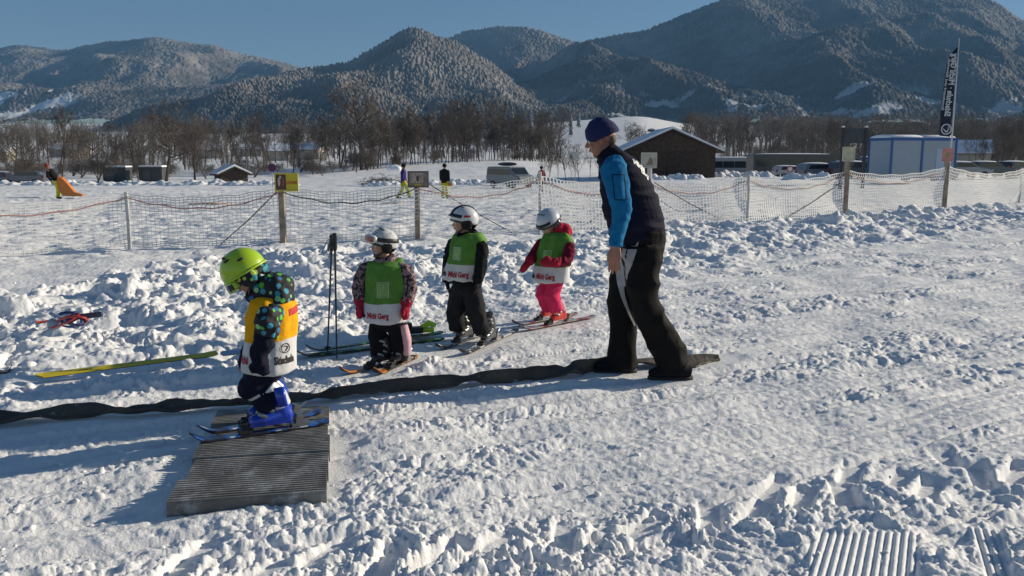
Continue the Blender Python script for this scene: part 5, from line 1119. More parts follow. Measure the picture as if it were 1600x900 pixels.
def cells(name, bgc, cols, scale, rad, wave=0.0):
    """round dots of several colours on a dark ground"""
    m = mat(name, bgc, .75); t = m.node_tree; b = t.nodes['Principled BSDF']; v = t.nodes.new('ShaderNodeTexVoronoi'); v.inputs['Scale'].default_value = scale; v.inputs['Randomness'].default_value = .55
    t.links.new(t.nodes['Texture Coordinate'].outputs['Object'], v.inputs['Vector']); s = t.nodes.new('ShaderNodeSeparateColor'); t.links.new(v.outputs['Color'], s.inputs[0])
    r = t.nodes.new('ShaderNodeValToRGB'); r.color_ramp.interpolation = 'CONSTANT'; r.color_ramp.elements[0].color = (*cols[0], 1); r.color_ramp.elements[1].position = 1 / len(cols); r.color_ramp.elements[1].color = (*cols[1], 1)
    for i, c in enumerate(cols[2:]): e = r.color_ramp.elements.new((i + 2) / len(cols)); e.color = (*c, 1)
    t.links.new(s.outputs[0], r.inputs[0]); l = t.nodes.new('ShaderNodeMath'); l.operation = 'LESS_THAN'; l.inputs[1].default_value = rad; t.links.new(v.outputs['Distance'], l.inputs[0])
    mx = t.nodes.new('ShaderNodeMix'); mx.data_type = 'RGBA'; mx.inputs['A'].default_value = (*bgc, 1); t.links.new(l.outputs[0], mx.inputs['Factor']); t.links.new(r.outputs[0], mx.inputs['B']); t.links.new(mx.outputs['Result'], b.inputs['Base Color']); return m
DOTS = cells('dotted_jacket_fabric', (.012, .012, .02), [(.10, .45, .04), (.04, .30, .42), (.30, .62, .30), (.03, .16, .35)], 24, .40)
HPAT = cells('helmet_side_pattern', (.01, .012, .02), [(.02, .30, .34), (.45, .60, .10), (.02, .30, .34), (.01, .02, .03)], 22, .46)
def camo(name, a, b_, c, scale):
    m = stripes(name, a, b_, scale, .50, c); m.node_tree.nodes['Principled BSDF'].inputs['Roughness'].default_value = .8; m.node_tree.nodes['Principled BSDF'].inputs['Coat Weight'].default_value = 0; m.node_tree.nodes['Noise Texture'].inputs['Detail'].default_value = 3; return m
FLOR = camo('dark_flowered_fabric', (.025, .015, .022), (.30, .19, .21), (.05, .03, .04), 38); HPRINT = camo('helmet_grey_print', (.60, .61, .62), (.20, .21, .23), (.62, .62, .64), 30); HPRINT.node_tree.nodes['Color Ramp'].color_ramp.elements[1].position = .58
def bib_text(F_, bib, word, px, py, Y, size, m, U, N, sx=.8, bold=.03):
    bv = bvh_of(bib.data, F_.O); me = text_mesh(word, size, bold, sx); wrap(me, bv, W(px, py, Y), Vector(U).normalized(), Vector((0, 0, 1)), Vector(N).normalized()); return F_.put('lettering', me, m, bib, False)
def decal(F_, par, me, px, py, Y, U, N, m, name='emblem', V_=(0, 0, 1), lift=.003):
    bv = bvh_of(par.data, F_.O); wrap(me, bv, W(px, py, Y), Vector(U).normalized(), Vector(V_), Vector(N).normalized(), lift); return F_.put(name, me, m, par, False)
def bib_cyl(F_, bib, word, c, Y, phi, size, m, r=.15, sx=.7, bold=.045, left=False):
    """print a word round the bib; phi is the direction of its middle (or of its left edge)"""
    bv = bvh_of(bib.data, F_.O); me = text_mesh(word, size, bold, sx); C = W(c[0], c[1], Y); bm = bmesh.new(); bm.from_mesh(me); bmesh.ops.triangulate(bm, faces=bm.faces); x0 = min(v.co.x for v in bm.verts) if left else 0.0
    es = [e for e in bm.edges if e.calc_length() > .02]; bmesh.ops.subdivide_edges(bm, edges=es, cuts=1); bmesh.ops.triangulate(bm, faces=bm.faces)
    for v in bm.verts:
        a = phi + (v.co.x - x0) / r; d = Vector((math.cos(a), math.sin(a), 0)); o = C + Vector((0, 0, v.co.y)); h_ = bv.ray_cast(o + d * .6, -d, 1.0); v.co = (h_[0] + d * .003) if h_[0] is not None else o + d * r
    bm.to_mesh(me); bm.free(); me.update(); F_.put('lettering', me, m, bib, False)
def bib_school(F_, bib, c, Y, f, off, size, r=.15, sx=.66):
    ph = math.atan2(f.y, f.x) + off; w1 = text_mesh('Michi Gerg', size, .045, sx); k = max(v.co.x for v in w1.vertices) * 2; w2 = text_mesh('Skischule', size, .04, sx); k2 = max(v.co.x for v in w2.vertices) * 2
    bib_cyl(F_, bib, 'Michi Gerg', c, Y, ph, size, REDT, r, sx); bib_cyl(F_, bib, 'Skischule', c, Y, ph - (k + k2) / 2 / r - .10, size, BLACKT, r, sx)
POCK_F2, POCK_F3, POCK_F4 = (611, 449), (731, 394), (868, 398)
CLEARP = mat('clear_green_film', (.13, .30, .07), .18, coat=.8)
def pocket_mesh(w_=.085, h_=.105):
    m_ = MB(); n = 6
    for i in range(n):
        for j in range(n): x, y = -w_ / 2 + w_ * i / n, -h_ / 2 + h_ * j / n; m_.add([(x, y, 0), (x + w_ / n, y, 0), (x + w_ / n, y + h_ / n, 0), (x, y + h_ / n, 0)], [(0, 1, 2, 3)])
    return m_.mesh('film', 1e-6)
BLACKT = mat('black_lettering', (.01, .01, .012), .7); REDT = mat('crimson_lettering', (.40, .02, .04), .7)
def rect_mesh(w_, h_, t_):
    m_ = MB()
    for (x, y, a, b_) in ((0, h_ / 2, w_, t_), (0, -h_ / 2, w_, t_), (-w_ / 2, 0, t_, h_), (w_ / 2, 0, t_, h_)):
        n = 8
        for i in range(n):
            if a > b_: m_.add([(x - a / 2 + a * i / n, y - b_ / 2, 0), (x - a / 2 + a * (i + 1) / n, y - b_ / 2, 0), (x - a / 2 + a * (i + 1) / n, y + b_ / 2, 0), (x - a / 2 + a * i / n, y + b_ / 2, 0)], [(0, 1, 2, 3)])
            else: m_.add([(x - a / 2, y - b_ / 2 + b_ * i / n, 0), (x + a / 2, y - b_ / 2 + b_ * i / n, 0), (x + a / 2, y - b_ / 2 + b_ * (i + 1) / n, 0), (x - a / 2, y - b_ / 2 + b_ * (i + 1) / n, 0)], [(0, 1, 2, 3)])
    return m_.mesh('outline')

# ---------------------------------------------------------------- small skier on the platform (green helmet, orange bib)
q1 = near_k1[0].lerp(near_k1[1], .42); q2 = far_k1[0].lerp(far_k1[1], .42); Y = (q1.y + q2.y) / 2; hy = (q2.y - q1.y) / 2; print('k1', Y, hy); X1 = (1, 0, 0)
p = W(425, 672, Y); F1 = Fig((p.x, Y, PLAT), 'small skier in a lime green helmet and orange and white bib on the ribbed platform')
H1 = W(380, 421, Y); R1 = frame((-.84, -.18, -.50), (-.5, -.05, .86)); px = 1 / 300.
J = dict(R=R1, head=W(386, 432, Y), neck=W(412, 468, Y), chest=W(418, 510, Y), pelvis=W(414, 565, Y), side=(1, 0, 0),
         shR=W(420, 488, Y + .12), shL=W(424, 490, Y - .12), elR=W(398, 530, Y + .15), wrR=W(384, 556, Y + .13), elL=W(418, 528, Y - .155), wrL=W(406, 560, Y - .16),
         hipR=W(414, 580, Y + .06), hipL=W(414, 580, Y - .06), knR=W(400, 606, Y + hy), knL=W(398, 610, Y - hy), anR=W(430, 622, Y + hy), anL=W(430, 624, Y - hy), toeR=W(430, 626, Y + hy), toeL=W(430, 628, Y - hy),
         hdR=((-.3, 0, -.9), (0, -1, 0), (-1, 0, 0), .11), hdL=((-.1, -.1, -1), (1, 0.2, 0), (-1, 0, 0), .11))
body(F1, J, .185, SKIN, arm=.03, leg=.05, torso=(.085, .11)); face_parts(F1, J['head'], R1, .185)
m_ = MB(); px_loft(m_, [(414, 462, 0, .075, .08), (424, 470, 0, .095, .13), (422, 500, 0, .115, .135), (418, 540, 0, .12, .135), (417, 566, 0, .115, .13)], Y, X1)
for s_, sg in (('R', 1), ('L', -1)): m_.loft([J['sh' + s_] + Vector((0, -sg * .05, .01)), J['sh' + s_] + Vector((0, sg * .015, 0)), J['el' + s_]], [.062, .066, .055], n=14)
F1.soft('jacket', m_, DOTS, .007, smooth=3, wrinkle=.006, wscale=16, seed=3)
m_ = MB(); px_loft(m_, [(400, 452, 0, .055, .07), (424, 448, 0, .085, .095), (438, 452, 0, .075, .10), (440, 470, 0, .07, .12)], Y, (0, 0, 1)); m_.ell(W(432, 446, Y), (.095, .105, .07)); m_.ell(W(404, 462, Y), (.07, .085, .05)); F1.soft('hood', m_, DOTS, .007, smooth=3, wrinkle=.007, wscale=20, seed=4)
m_ = MB(); px_loft(m_, [(426, 462, 0, .085, .115), (427, 472, 0, .118, .15), (424, 500, 0, .135, .150), (421, 540, 0, .143, .152), (420, 572, 0, .150, .160), (420, 577, 0, .146, .156)], Y, X1)
bib = F1.soft('bib', m_, BIBO, .007, smooth=3, wrinkle=.010, wscale=10, seed=5, aniso=(1, 1, .35)); zc = W(400, 527, Y).z; two_tone(bib, lambda c: zc + .05 * c.x, [BIBO, BIBW])
m_ = MB(); m_.loft([J['shL'] + Vector((.0, -.035, .025)), J['shL'] + Vector((-.005, -.07, -.04)), J['elL'] + Vector((.0, -.01, .03))], [.055, .068, .056], n=14); F1.soft('sleeve', m_, DOTS, .006, smooth=3, wrinkle=.006, wscale=22, seed=6)
m_ = MB(); m_.loft([J['elL'] + Vector((-.01, -.012, .055)), J['elL'] + Vector((-.015, -.012, -.02)), J['wrL'] + Vector((-.005, -.008, .03)), J['wrL'] + Vector((.0, 0, -.03))], [.052, .058, .048, .044], n=14); m_.loft([J['wrL'] + Vector((0, 0, .0)), J['wrL'] + Vector((.012, 0, -.06)), J['wrL'] + Vector((.03, 0, -.095))], [.04, .042, .022], [.03, .032, .018], side=(1, 0, 0), n=12); m_.loft([J['wrL'] + Vector((-.02, -.01, -.01)), J['wrL'] + Vector((-.045, -.015, -.05)), J['wrL'] + Vector((-.035, -.015, -.08))], [.016, .017, .011], n=8); F1.soft('mitten', m_, NAVY, .006, smooth=3, wrinkle=.006, wscale=20, seed=7)
m_ = MB(); m_.loft([J['elR'] + Vector((0, 0, .05)), J['elR'], J['wrR'] + Vector((0, 0, .0))], [.05, .052, .04], n=14); m_.loft([J['wrR'], J['wrR'] + Vector((-.01, 0, -.05)), J['wrR'] + Vector((-.0, -.02, -.09))], [.036, .04, .02], n=12); F1.soft('mitten', m_, NAVY, .006, smooth=3)
m_ = MB()
for s_, sg in (('R', 1), ('L', -1)): px_loft(m_, [(413, 560, sg * .05, .105, .075), (410, 582, sg * .06, .10, .078), (404, 604, sg * .065, .092, .078), (416, 620, sg * (.03 + hy * .6), .085, .074), (428, 636, sg * hy, .080, .070)], Y, X1)
m_.ell(W(392, 606, Y - .07), (.07, .07, .065)); tr = F1.soft('trousers', m_, NAVY, .007, smooth=3, wrinkle=.008, wscale=13, seed=8)
mm = MB(); mm.add([(-.055, -.0075, 0), (.055, -.0075, 0), (.055, .0075, 0), (-.055, .0075, 0)], [(0, 1, 2, 3)]); decal(F1, tr, mm.mesh(), 406, 613, Y, (.86, 0, .5), (0, -1, 0), mat('reflective_strip', (.5, .5, .5), .4), 'reflective_strip', V_=(-.5, 0, .86))
BLUEB = mat('blue_boot_plastic', (.012, .055, .50), .25, coat=.6)
an = math.atan2(near_k1[1].y - near_k1[0].y, near_k1[1].x - near_k1[0].x)
for (A_1, B_1), sg in ((near_k1, -1), (far_k1, 1)):
    q = A_1.lerp(B_1, .42 + .0); boot_ski(F1, (q.x, q.y, PLAT + .045), an, .25, .20, BLUEB, BLUEB if sg > 0 else WHITEP, STEEL, lean=.5)
m_ = MB(); q = near_k1[0].lerp(near_k1[1], .42)
m_.loft([Vector((q.x + .075, q.y - .045, PLAT + .16)), Vector((q.x + .06, q.y - .048, PLAT + .27))], [.012, .012], [.035, .03], side=(0, 1, 0), n=8); F1.hard('cuff_band', m_, BLUEB, smooth=True)
hm = helmet(F1, H1, R1, .108, .128, .122, LIME, HPAT, vents=5, zmin=-.16, trim=LIME)
goggles(F1, H1, R1, .108, .128, .122, -.050, LIME, mat('dark_goggle_lens', (.03, .02, .03), .08, coat=1), HPAT, hm, half=62, hh=.034, tilt=-.004)
for (x_, y_, z_) in ((-.07, .04, .085), (-.095, -.03, .055)):
    m_ = MB(); m_.ell(H1 + R1 @ Vector((x_, y_, z_)) * 1.0, (.010, .022, .007), R1, 10, 6); F1.hard('vent', m_, BLK, hm, True)
bib_cyl(F1, bib, 'Skischule', (420, 556), Y, -1.12, .058, BLACKT, r=.148, sx=.60, left=True)
decal(F1, bib, emblem_mesh(.026, .16), 440, 538, Y, (.90, .30, 0), (.45, -.89, 0), BLACKT)
bib_cyl(F1, bib, 'Michi', (420, 555), Y, -2.35, .058, REDT, r=.148, sx=.7)
m_ = MB(); m_.add([(-.05, -.02, 0), (.05, -.02, 0), (.05, .02, 0), (-.05, .02, 0)], [(0, 1, 2, 3)]); me = m_.mesh(); decal(F1, bib, me, 455, 483, Y, (.5, 0.8, .1), (.7, -.7, 0), RPIPE, 'side_tab')

# ---------------------------------------------------------------- child generator for the three in green bibs
def child(Y, lab, f, hf, hu, px_, sleeves, gloves, trouser, jacketm, boots_at, boot_L, boot_H, boot_m, J, hz, trw, bibc, face_h=.17, glove_fn='mitten', seed=0, bw=(.155, .12), collar=None, skin=SKIN, cuffm=None, lean=.3):
    q = W(px_[0], px_[1], Y); f = Vector(f).normalized(); side = Vector((-f.y, f.x, 0)); 
    Fg = Fig((q.x, Y, gzn(q.x, Y) if False else 0.02), lab); R = frame(hf, hu); J['R'] = R; J['side'] = side
    body(Fg, J, face_h, skin, arm=.028, leg=.045, torso=(.11, .08)); face_parts(Fg, J['head'], R, face_h)
    m_ = MB(); m_.loft([J['neck'] + Vector((0, 0, .02)), J['neck'] + Vector((0, 0, -.03)), J['chest'], (J['chest'] + J['pelvis']) / 2, J['pelvis'] + Vector((0, 0, .03))], [.075, bw[0] * .80, bw[0] * .92, bw[0] * .9, bw[0] * .92], [.07, bw[1] * .75, bw[1] * .92, bw[1] * .9, bw[1] * .9], side=side, n=24)
    for s_ in 'LR':
        iw = (J['chest'] - J['sh' + s_]); iw.z = 0; iw.normalize()
        m_.loft([J['sh' + s_] + iw * .05 + Vector((0, 0, .01)), J['sh' + s_], J['el' + s_], J['wr' + s_].lerp(J['el' + s_], .1)], [.046, .050, .046, .042], n=14)
    Fg.soft('jacket', m_, jacketm, .0065, smooth=3, wrinkle=.006, wscale=16, seed=seed)
    m_ = MB(); nk = J['neck']; m_.loft([nk + Vector((0, 0, -.03)), nk + Vector((0, 0, .015)), nk + f * .01 + Vector((0, 0, .045))], [.105, .088, .078], [.095, .085, .075], side=side, n=20); Fg.soft('collar', m_, collar or jacketm, .0065, smooth=3, wrinkle=.006, wscale=18, seed=seed + 1)
    m_ = MB(); top, mid, bot = bibc; m_.loft([top + Vector((0, 0, .01)), top + Vector((0, 0, -.025)), top.lerp(mid, .5), mid, mid.lerp(bot, .6), bot, bot + Vector((0, 0, -.008))], [bw[0] * .62, bw[0] * .90, bw[0] * 1.0, bw[0] * 1.02, bw[0] * 1.04, bw[0] * 1.06, bw[0] * 1.02], [bw[1] * .66, bw[1] * .92, bw[1] * 1.04, bw[1] * 1.07, bw[1] * 1.10, bw[1] * 1.16, bw[1] * 1.10], side=side, n=28)
    bib = Fg.soft('bib', m_, BIBG, .0065, smooth=2, wrinkle=.013, wscale=9, seed=seed + 2, aniso=(1, 1, .35)); two_tone(bib, lambda c: hz, [BIBG, BIBW])
    for s_ in 'LR':
        if sleeves.get(s_, True):     # sleeve lying over the bib
            m_ = MB(); o_ = (J['sh' + s_] - J['chest']); o_.z = 0; o_.normalize(); m_.loft([J['sh' + s_] + o_ * .008 + Vector((0, 0, .005)), J['sh' + s_].lerp(J['el' + s_], .4) + o_ * .012, J['el' + s_] + o_ * .004, J['wr' + s_].lerp(J['el' + s_], .15)], [.048, .053, .050, .045], n=14); Fg.soft('sleeve', m_, jacketm, .006, smooth=3, wrinkle=.006, wscale=22, seed=seed + 3)
        w_, e = J['wr' + s_], J['el' + s_]; d = (w_ - e).normalized(); hd = Vector(J['hd' + s_][0]).normalized(); m_ = MB()
        m_.loft([w_ - d * .055, w_ - d * .02, w_ + d * .01], [.046, .047, .036], n=14)
        if glove_fn == 'mitten':
            m_.loft([w_, w_ + hd * .04, w_ + hd * .085, w_ + hd * .115], [.036, .044, .040, .020], [.028, .032, .030, .016], side=Vector(J['hd' + s_][2]), n=14); t_ = Vector(J['hd' + s_][2]).normalized(); m_.loft([w_ + hd * .02 + t_ * .02, w_ + hd * .05 + t_ * .045, w_ + hd * .075 + t_ * .045], [.018, .017, .011], n=10)
        else: hand(m_, w_, J['hd' + s_][0], J['hd' + s_][1], J['hd' + s_][2], .125, 1.25, .30)
        Fg.soft(glove_fn, m_, gloves, .0048, smooth=2, fac=.4, wrinkle=.003, wscale=30, seed=seed + 4)
    m_ = MB(); m_.ell(J['pelvis'] + Vector((0, 0, .0)), (bw[0] * .82, bw[1] * .82, .085), Matrix((side, Vector((-side.y, side.x, 0)), Vector((0, 0, 1)))).transposed())
    for s_ in 'LR':
        h_, k_, a_ = J['hip' + s_], J['kn' + s_], J['an' + s_]; m_.loft([J['pelvis'].lerp(h_, .7) + Vector((0, 0, .03)), h_, h_.lerp(k_, .5), k_, k_.lerp(a_, .5), a_.lerp(k_, .05)], [trw * 1.15, trw * 1.15, trw * 1.08, trw * 1.05, trw * .98, trw * .92], n=18)
    tr = Fg.soft('trousers', m_, trouser, .0065, smooth=3, wrinkle=.009, wscale=12, seed=seed + 5)
    for (bp, ba) in boots_at: boot_ski(Fg, (bp.x, bp.y, bp.z + .042), ba, boot_L, boot_H, boot_m, cuffm or boot_m, STEEL, lean=lean)
    return Fg, bib, tr, R
def K(*a): return W(*a)
# child with goggles on the white helmet
Y = 6.42; f = Vector((-.30, -.95, 0)).normalized(); sd = Vector((-f.y, f.x, 0))   # sd points to picture right
def mid_pt(a, b, t, z=.012): q = a.lerp(b, t); return Vector((q.x, q.y, gz(q.x, q.y) + z))
b1 = mid_pt(*K2L, .36); b2 = mid_pt(*K2R, .42); a1 = math.atan2((K2L[1] - K2L[0]).y, (K2L[1] - K2L[0]).x); a2 = math.atan2((K2R[1] - K2R[0]).y, (K2R[1] - K2R[0]).x)
J = dict(head=K(597, 385, Y), neck=K(602, 409, Y), chest=K(603, 440, Y), pelvis=K(604, 500, Y), shL=K(632, 420, Y - .04), shR=K(573, 418, Y + .04), elL=K(641, 452, Y - .06), elR=K(560, 452, Y + .02), wrL=K(634, 476, Y - .10), wrR=K(563, 474, Y - .03),
         hipL=K(620, 510, Y - .01), hipR=K(590, 510, Y + .02), knL=K(624, 537, Y - .03), knR=K(590, 537, Y - .02), anL=K(624, 560, Y + .05), anR=K(594, 562, Y + .0), toeL=K(613, 572, Y - .08), toeR=K(583, 574, Y - .08),
         hdL=((-.05, -.1, -1), (-1, 0, 0), (-.3, -1, 0), .10), hdR=((-.05, -.15, -1), (1, 0, 0), (.2, -1, 0), .10))
F2, bib, tr, R2 = child(Y, 'child with red goggles on a white helmet, green bib and red mittens, looking left', f, (-.92, -.42, .02), (0, 0, 1), (603, 572), {'L': True, 'R': True}, REDG, BLKF, FLOR, ((b1, a1), (b2, a2)), .205, .17, BLK,
    J, W(600, 471, Y).z, .062, (K(606, 408, Y), K(604, 455, Y), K(601, 499, Y)), seed=20, bw=(.158, .125))
c = K(600, 377, Y); hm = helmet(F2, c, R2 @ Matrix.Rotation(math.radians(14), 3, 'X'), .092, .108, .100, HPRINT, PADM, vents=5, zmin=-.36)
goggles(F2, c, R2, .092, .108, .100, .012, WHITEP, mat('red_mirror_lens', (.35, .04, .02), .08, coat=1), BLK, hm, half=50, hh=.036, out=.022, tilt=.010)
decal(F2, bib, pocket_mesh(), POCK_F2[0], POCK_F2[1], Y, sd, f, CLEARP, 'pocket_film', lift=.002); bib_school(F2, bib, (602, 489), Y, f, .03, .058)
decal(F2, bib, rect_mesh(.085, .115, .0028), 611, 449, Y, sd, f, PIPE, 'clear_pocket')
m_ = MB(); m_.loft([K(631, 508, Y - .05), K(636, 530, Y - .06), K(636, 552, Y - .02)], [.030, .034, .034], [.05, .055, .05], side=(1, 0, 0), n=14); F2.soft('trouser_side_panel', m_, PALEPINK, .006, parent=tr)
# tall child in black
Y = 7.15; f = Vector((-.62, -.78, 0)).normalized(); sd = Vector((-f.y, f.x, 0))
b1 = mid_pt(*K3L, .52); b2 = mid_pt(*K3R, .52); a1 = math.atan2((K3L[1] - K3L[0]).y, (K3L[1] - K3L[0]).x); a2 = math.atan2((K3R[1] - K3R[0]).y, (K3R[1] - K3R[0]).x)
J = dict(head=K(722, 349, Y), neck=K(731, 370, Y), chest=K(732, 402, Y), pelvis=K(728, 450, Y), shL=K(752, 383, Y - .10), shR=K(710, 379, Y + .10), elL=K(751, 415, Y - .15), elR=K(701, 410, Y + .12), wrL=K(746, 440, Y - .17), wrR=K(699, 440, Y + .08),
         hipL=K(738, 458, Y - .03), hipR=K(718, 456, Y + .05), knL=K(744, 488, Y - .05), knR=K(712, 490, Y + .04), anL=K(754, 521, Y - .02), anR=K(713, 515, Y + .08), toeL=K(742, 535, Y - .12), toeR=K(700, 528, Y + .0),
         hdL=((-.1, -.2, -1), (-.8, .3, 0), (-.5, -.8, 0), .11), hdR=((0, -.1, -1), (.8, 0, 0), (-.3, -.9, 0), .11))
F3, bib, tr, R3 = child(Y, 'taller child in a black ski suit and green bib, black visor on the white helmet', f, (-.97, -.22, .02), (0, 0, 1), (728, 535), {'L': True, 'R': True}, BLKF, ANTH, BLKF, ((b1, a1), (b2, a2)), .215, .19, mat('dark_boot_plastic', (.05, .05, .055), .3, coat=.4),
    J, W(720, 411, Y).z, .073, (K(735, 367, Y), K(730, 405, Y), K(722, 434, Y)), seed=40, bw=(.160, .125), glove_fn='glove', face_h=.175, lean=.4)
c = K(726, 341, Y); hm = helmet(F3, c, R3 @ Matrix.Rotation(math.radians(10), 3, 'X'), .100, .120, .108, WHITEP, PADM, vents=4, zmin=-.32, visor=BLKP)
m_ = MB(); m_.ell(c + R3 @ Vector((0, .004, .012)), (.070, .122, .102), R3, 24, 14, zmin=.10); F3.hard('black_stripe', m_, BLKP, hm, True)
m_ = MB(); m_.add([(-.028, -.008, 0), (.028, -.008, 0), (.028, .008, 0), (-.028, .008, 0)], [(0, 1, 2, 3)]); decal(F3, hm, m_.mesh(), 731, 337, Y, (1, 0, 0), (0, -1, 0), REDT, 'red_badge')
decal(F3, bib, pocket_mesh(), POCK_F3[0], POCK_F3[1], Y, sd, f, CLEARP, 'pocket_film', lift=.002); bib_school(F3, bib, (725, 426), Y, f, .35, .062)
decal(F3, bib, rect_mesh(.085, .105, .0028), 731, 394, Y, sd, f, PIPE, 'clear_pocket')
# child in pink trousers
Y = 7.95; f = Vector((-.60, -.80, 0)).normalized(); sd = Vector((-f.y, f.x, 0))
b1 = mid_pt(*K4L, .45); b2 = mid_pt(*K4R, .5); a1 = math.atan2((K4L[1] - K4L[0]).y, (K4L[1] - K4L[0]).x); a2 = math.atan2((K4R[1] - K4R[0]).y, (K4R[1] - K4R[0]).x)
J = dict(head=K(858, 354, Y), neck=K(872, 368, Y), chest=K(869, 395, Y), pelvis=K(864, 430, Y), shL=K(889, 384, Y - .10), shR=K(848, 380, Y + .08), elL=K(886, 408, Y - .20), elR=K(836, 397, Y + .05), wrL=K(864, 411, Y - .30), wrR=K(826, 410, Y - .05),
         hipL=K(869, 437, Y - .04), hipR=K(857, 436, Y + .06), knL=K(862, 462, Y - .07), knR=K(848, 460, Y + .03), anL=K(870, 486, Y - .02), anR=K(858, 484, Y + .09), toeL=K(856, 497, Y - .1), toeR=K(842, 493, Y),
         hdL=((-1, -.1, .1), (0, .4, -1), (0, 0, 1), .10), hdR=((-.6, -.3, -.7), (.5, 0, -.5), (-.3, -.9, .2), .10))
F4, bib, tr, R4 = child(Y, 'child in pink trousers, burgundy jacket and green bib bending the head down', f, (-.72, -.42, -.55), (-.4, -.25, .85), (862, 508), {'L': True, 'R': True}, REDG, PINKF, BURG, ((b1, a1), (b2, a2)), .205, .18, mat('red_boot_plastic', (.62, .035, .02), .25, coat=.6),
    J, W(860, 415, Y).z, .066, (K(873, 366, Y), K(865, 400, Y), K(860, 438, Y)), seed=60, bw=(.165, .125), collar=REDF, cuffm=PALEPINK, lean=.5)
m_ = MB(); m_.ell(K(882, 362, Y), (.07, .085, .075)); m_.ell(K(873, 357, Y), (.06, .08, .06)); F4.soft('hood', m_, REDF, .006, smooth=3, wrinkle=.007, wscale=20, seed=61)
c = K(857, 344, Y); hm = helmet(F4, c, R4, .104, .122, .112, SILV, BLKP, vents=5, zmin=-.2, visor=BLKP)
decal(F4, bib, pocket_mesh(), POCK_F4[0], POCK_F4[1], Y, sd, f, CLEARP, 'pocket_film', lift=.002); bib_school(F4, bib, (862, 430), Y, f, .12, .066)
decal(F4, bib, rect_mesh(.08, .10, .0028), 868, 398, Y, sd, f, PIPE, 'clear_pocket')

# ---------------------------------------------------------------- instructor
Y = 6.12; BLUEF = fabric('blue_fleece', (.008, .15, .34), bump=.003); VEST = fabric('navy_quilted_vest', (.010, .011, .026)); PANT = fabric('black_pant_fabric', (.009, .008, .008), rough=.8); GREYP = fabric('grey_pant_panel', (.38, .38, .39)); BEAN = mat('navy_knit_wool', (.008, .015, .085), .9, bump=.006, bscale=70)
p = W(1010, 585, Y); F5 = Fig((p.x, Y, 0.02), 'man in a navy knit cap, blue sleeves and dark vest walking left')
RA = frame((-.97, .12, -.20), (-.16, 0, .98))
J = dict(R=RA, head=K(939, 219, Y), neck=K(958, 248, Y + .02), chest=K(980, 298, Y + .03), pelvis=K(1000, 372, Y + .03), side=(1, 0, 0),
         shL=K(958, 262, Y - .17), shR=K(972, 262, Y + .22), elL=K(972, 328, Y - .24), elR=K(985, 326, Y + .28), wrL=K(962, 386, Y - .25), wrR=K(972, 372, Y + .24),
         hipL=K(1002, 385, Y - .07), hipR=K(996, 385, Y + .12), knL=K(1006, 470, Y - .09), knR=K(968, 475, Y + .14), anL=K(1058, 560, Y - .08), anR=K(972, 560, Y + .12), toeL=K(1024, 580, Y - .10), toeR=K(938, 574, Y + .12),
         hdL=((-.08, -.05, -1), (.35, .9, 0), (-1, .25, 0), .21, 1.0, .20, .45), hdR=((-.1, -.05, -1), (.3, -.9, 0), (-1, 0, 0), .185, 1.0, .3, .5))
body(F5, J, .235, SKINR, arm=.048, leg=.075, torso=(.11, .17), voxel=.0052); face_parts(F5, J['head'], RA, .235)
hc = J['head']; PH = lambda x, y, z: hc + RA @ (Vector((x, y, z)) * .235)
m_ = MB(); m_.ell(PH(0, -.10, .20), (.35 * .235, .43 * .235, .37 * .235), RA, 24, 14); m_.loft([PH(0, -.06, .0), PH(0, -.07, .12), PH(0, -.08, .30), PH(0, -.12, .50), PH(0, -.16, .62)], [.36 * .235, .39 * .235, .39 * .235, .29 * .235, .12 * .235], [.43 * .235, .48 * .235, .48 * .235, .35 * .235, .15 * .235], side=RA @ Vector((1, 0, 0)), n=24)
# cut so that the face stays free: brim is a ring around brow and ears
me = soft_mesh(m_, .005, 3); bm = bmesh.new(); bm.from_mesh(me); pl = hc + RA @ (Vector((0, 0, .045)) * .235); nn = RA @ Vector((0, .20, 1)).normalized(); bmesh.ops.bisect_plane(bm, geom=bm.verts[:] + bm.edges[:] + bm.faces[:], plane_co=pl, plane_no=-nn, clear_outer=True); bm.to_mesh(me); bm.free(); cap = F5.put('knit_cap', me, BEAN)
sm = cap.modifiers.new('s', 'SOLIDIFY'); sm.thickness = .008; sm.offset = 1
m_ = MB(); n = 36; uu = RA @ Vector((1, 0, 0)); ff = (RA @ Vector((0, 1, 0))); ff = (ff - nn * ff.dot(nn)).normalized(); cc = pl + ff * (-.018)
m_.loft([cc + nn * .018 + uu * (.0835 * math.cos(6.2832 * i / n)) + ff * (.104 * math.sin(6.2832 * i / n)) for i in range(n + 1)], .008, .026, side=None, n=8, cap=False); 
F5.hard('cap_brim', m_, BEAN, cap, True) if False else None
m_ = MB(); m_.ell(PH(0, -.30, -.02), (.26 * .235, .17 * .235, .20 * .235), RA); F5.soft('hair', m_, HAIRM, .006)
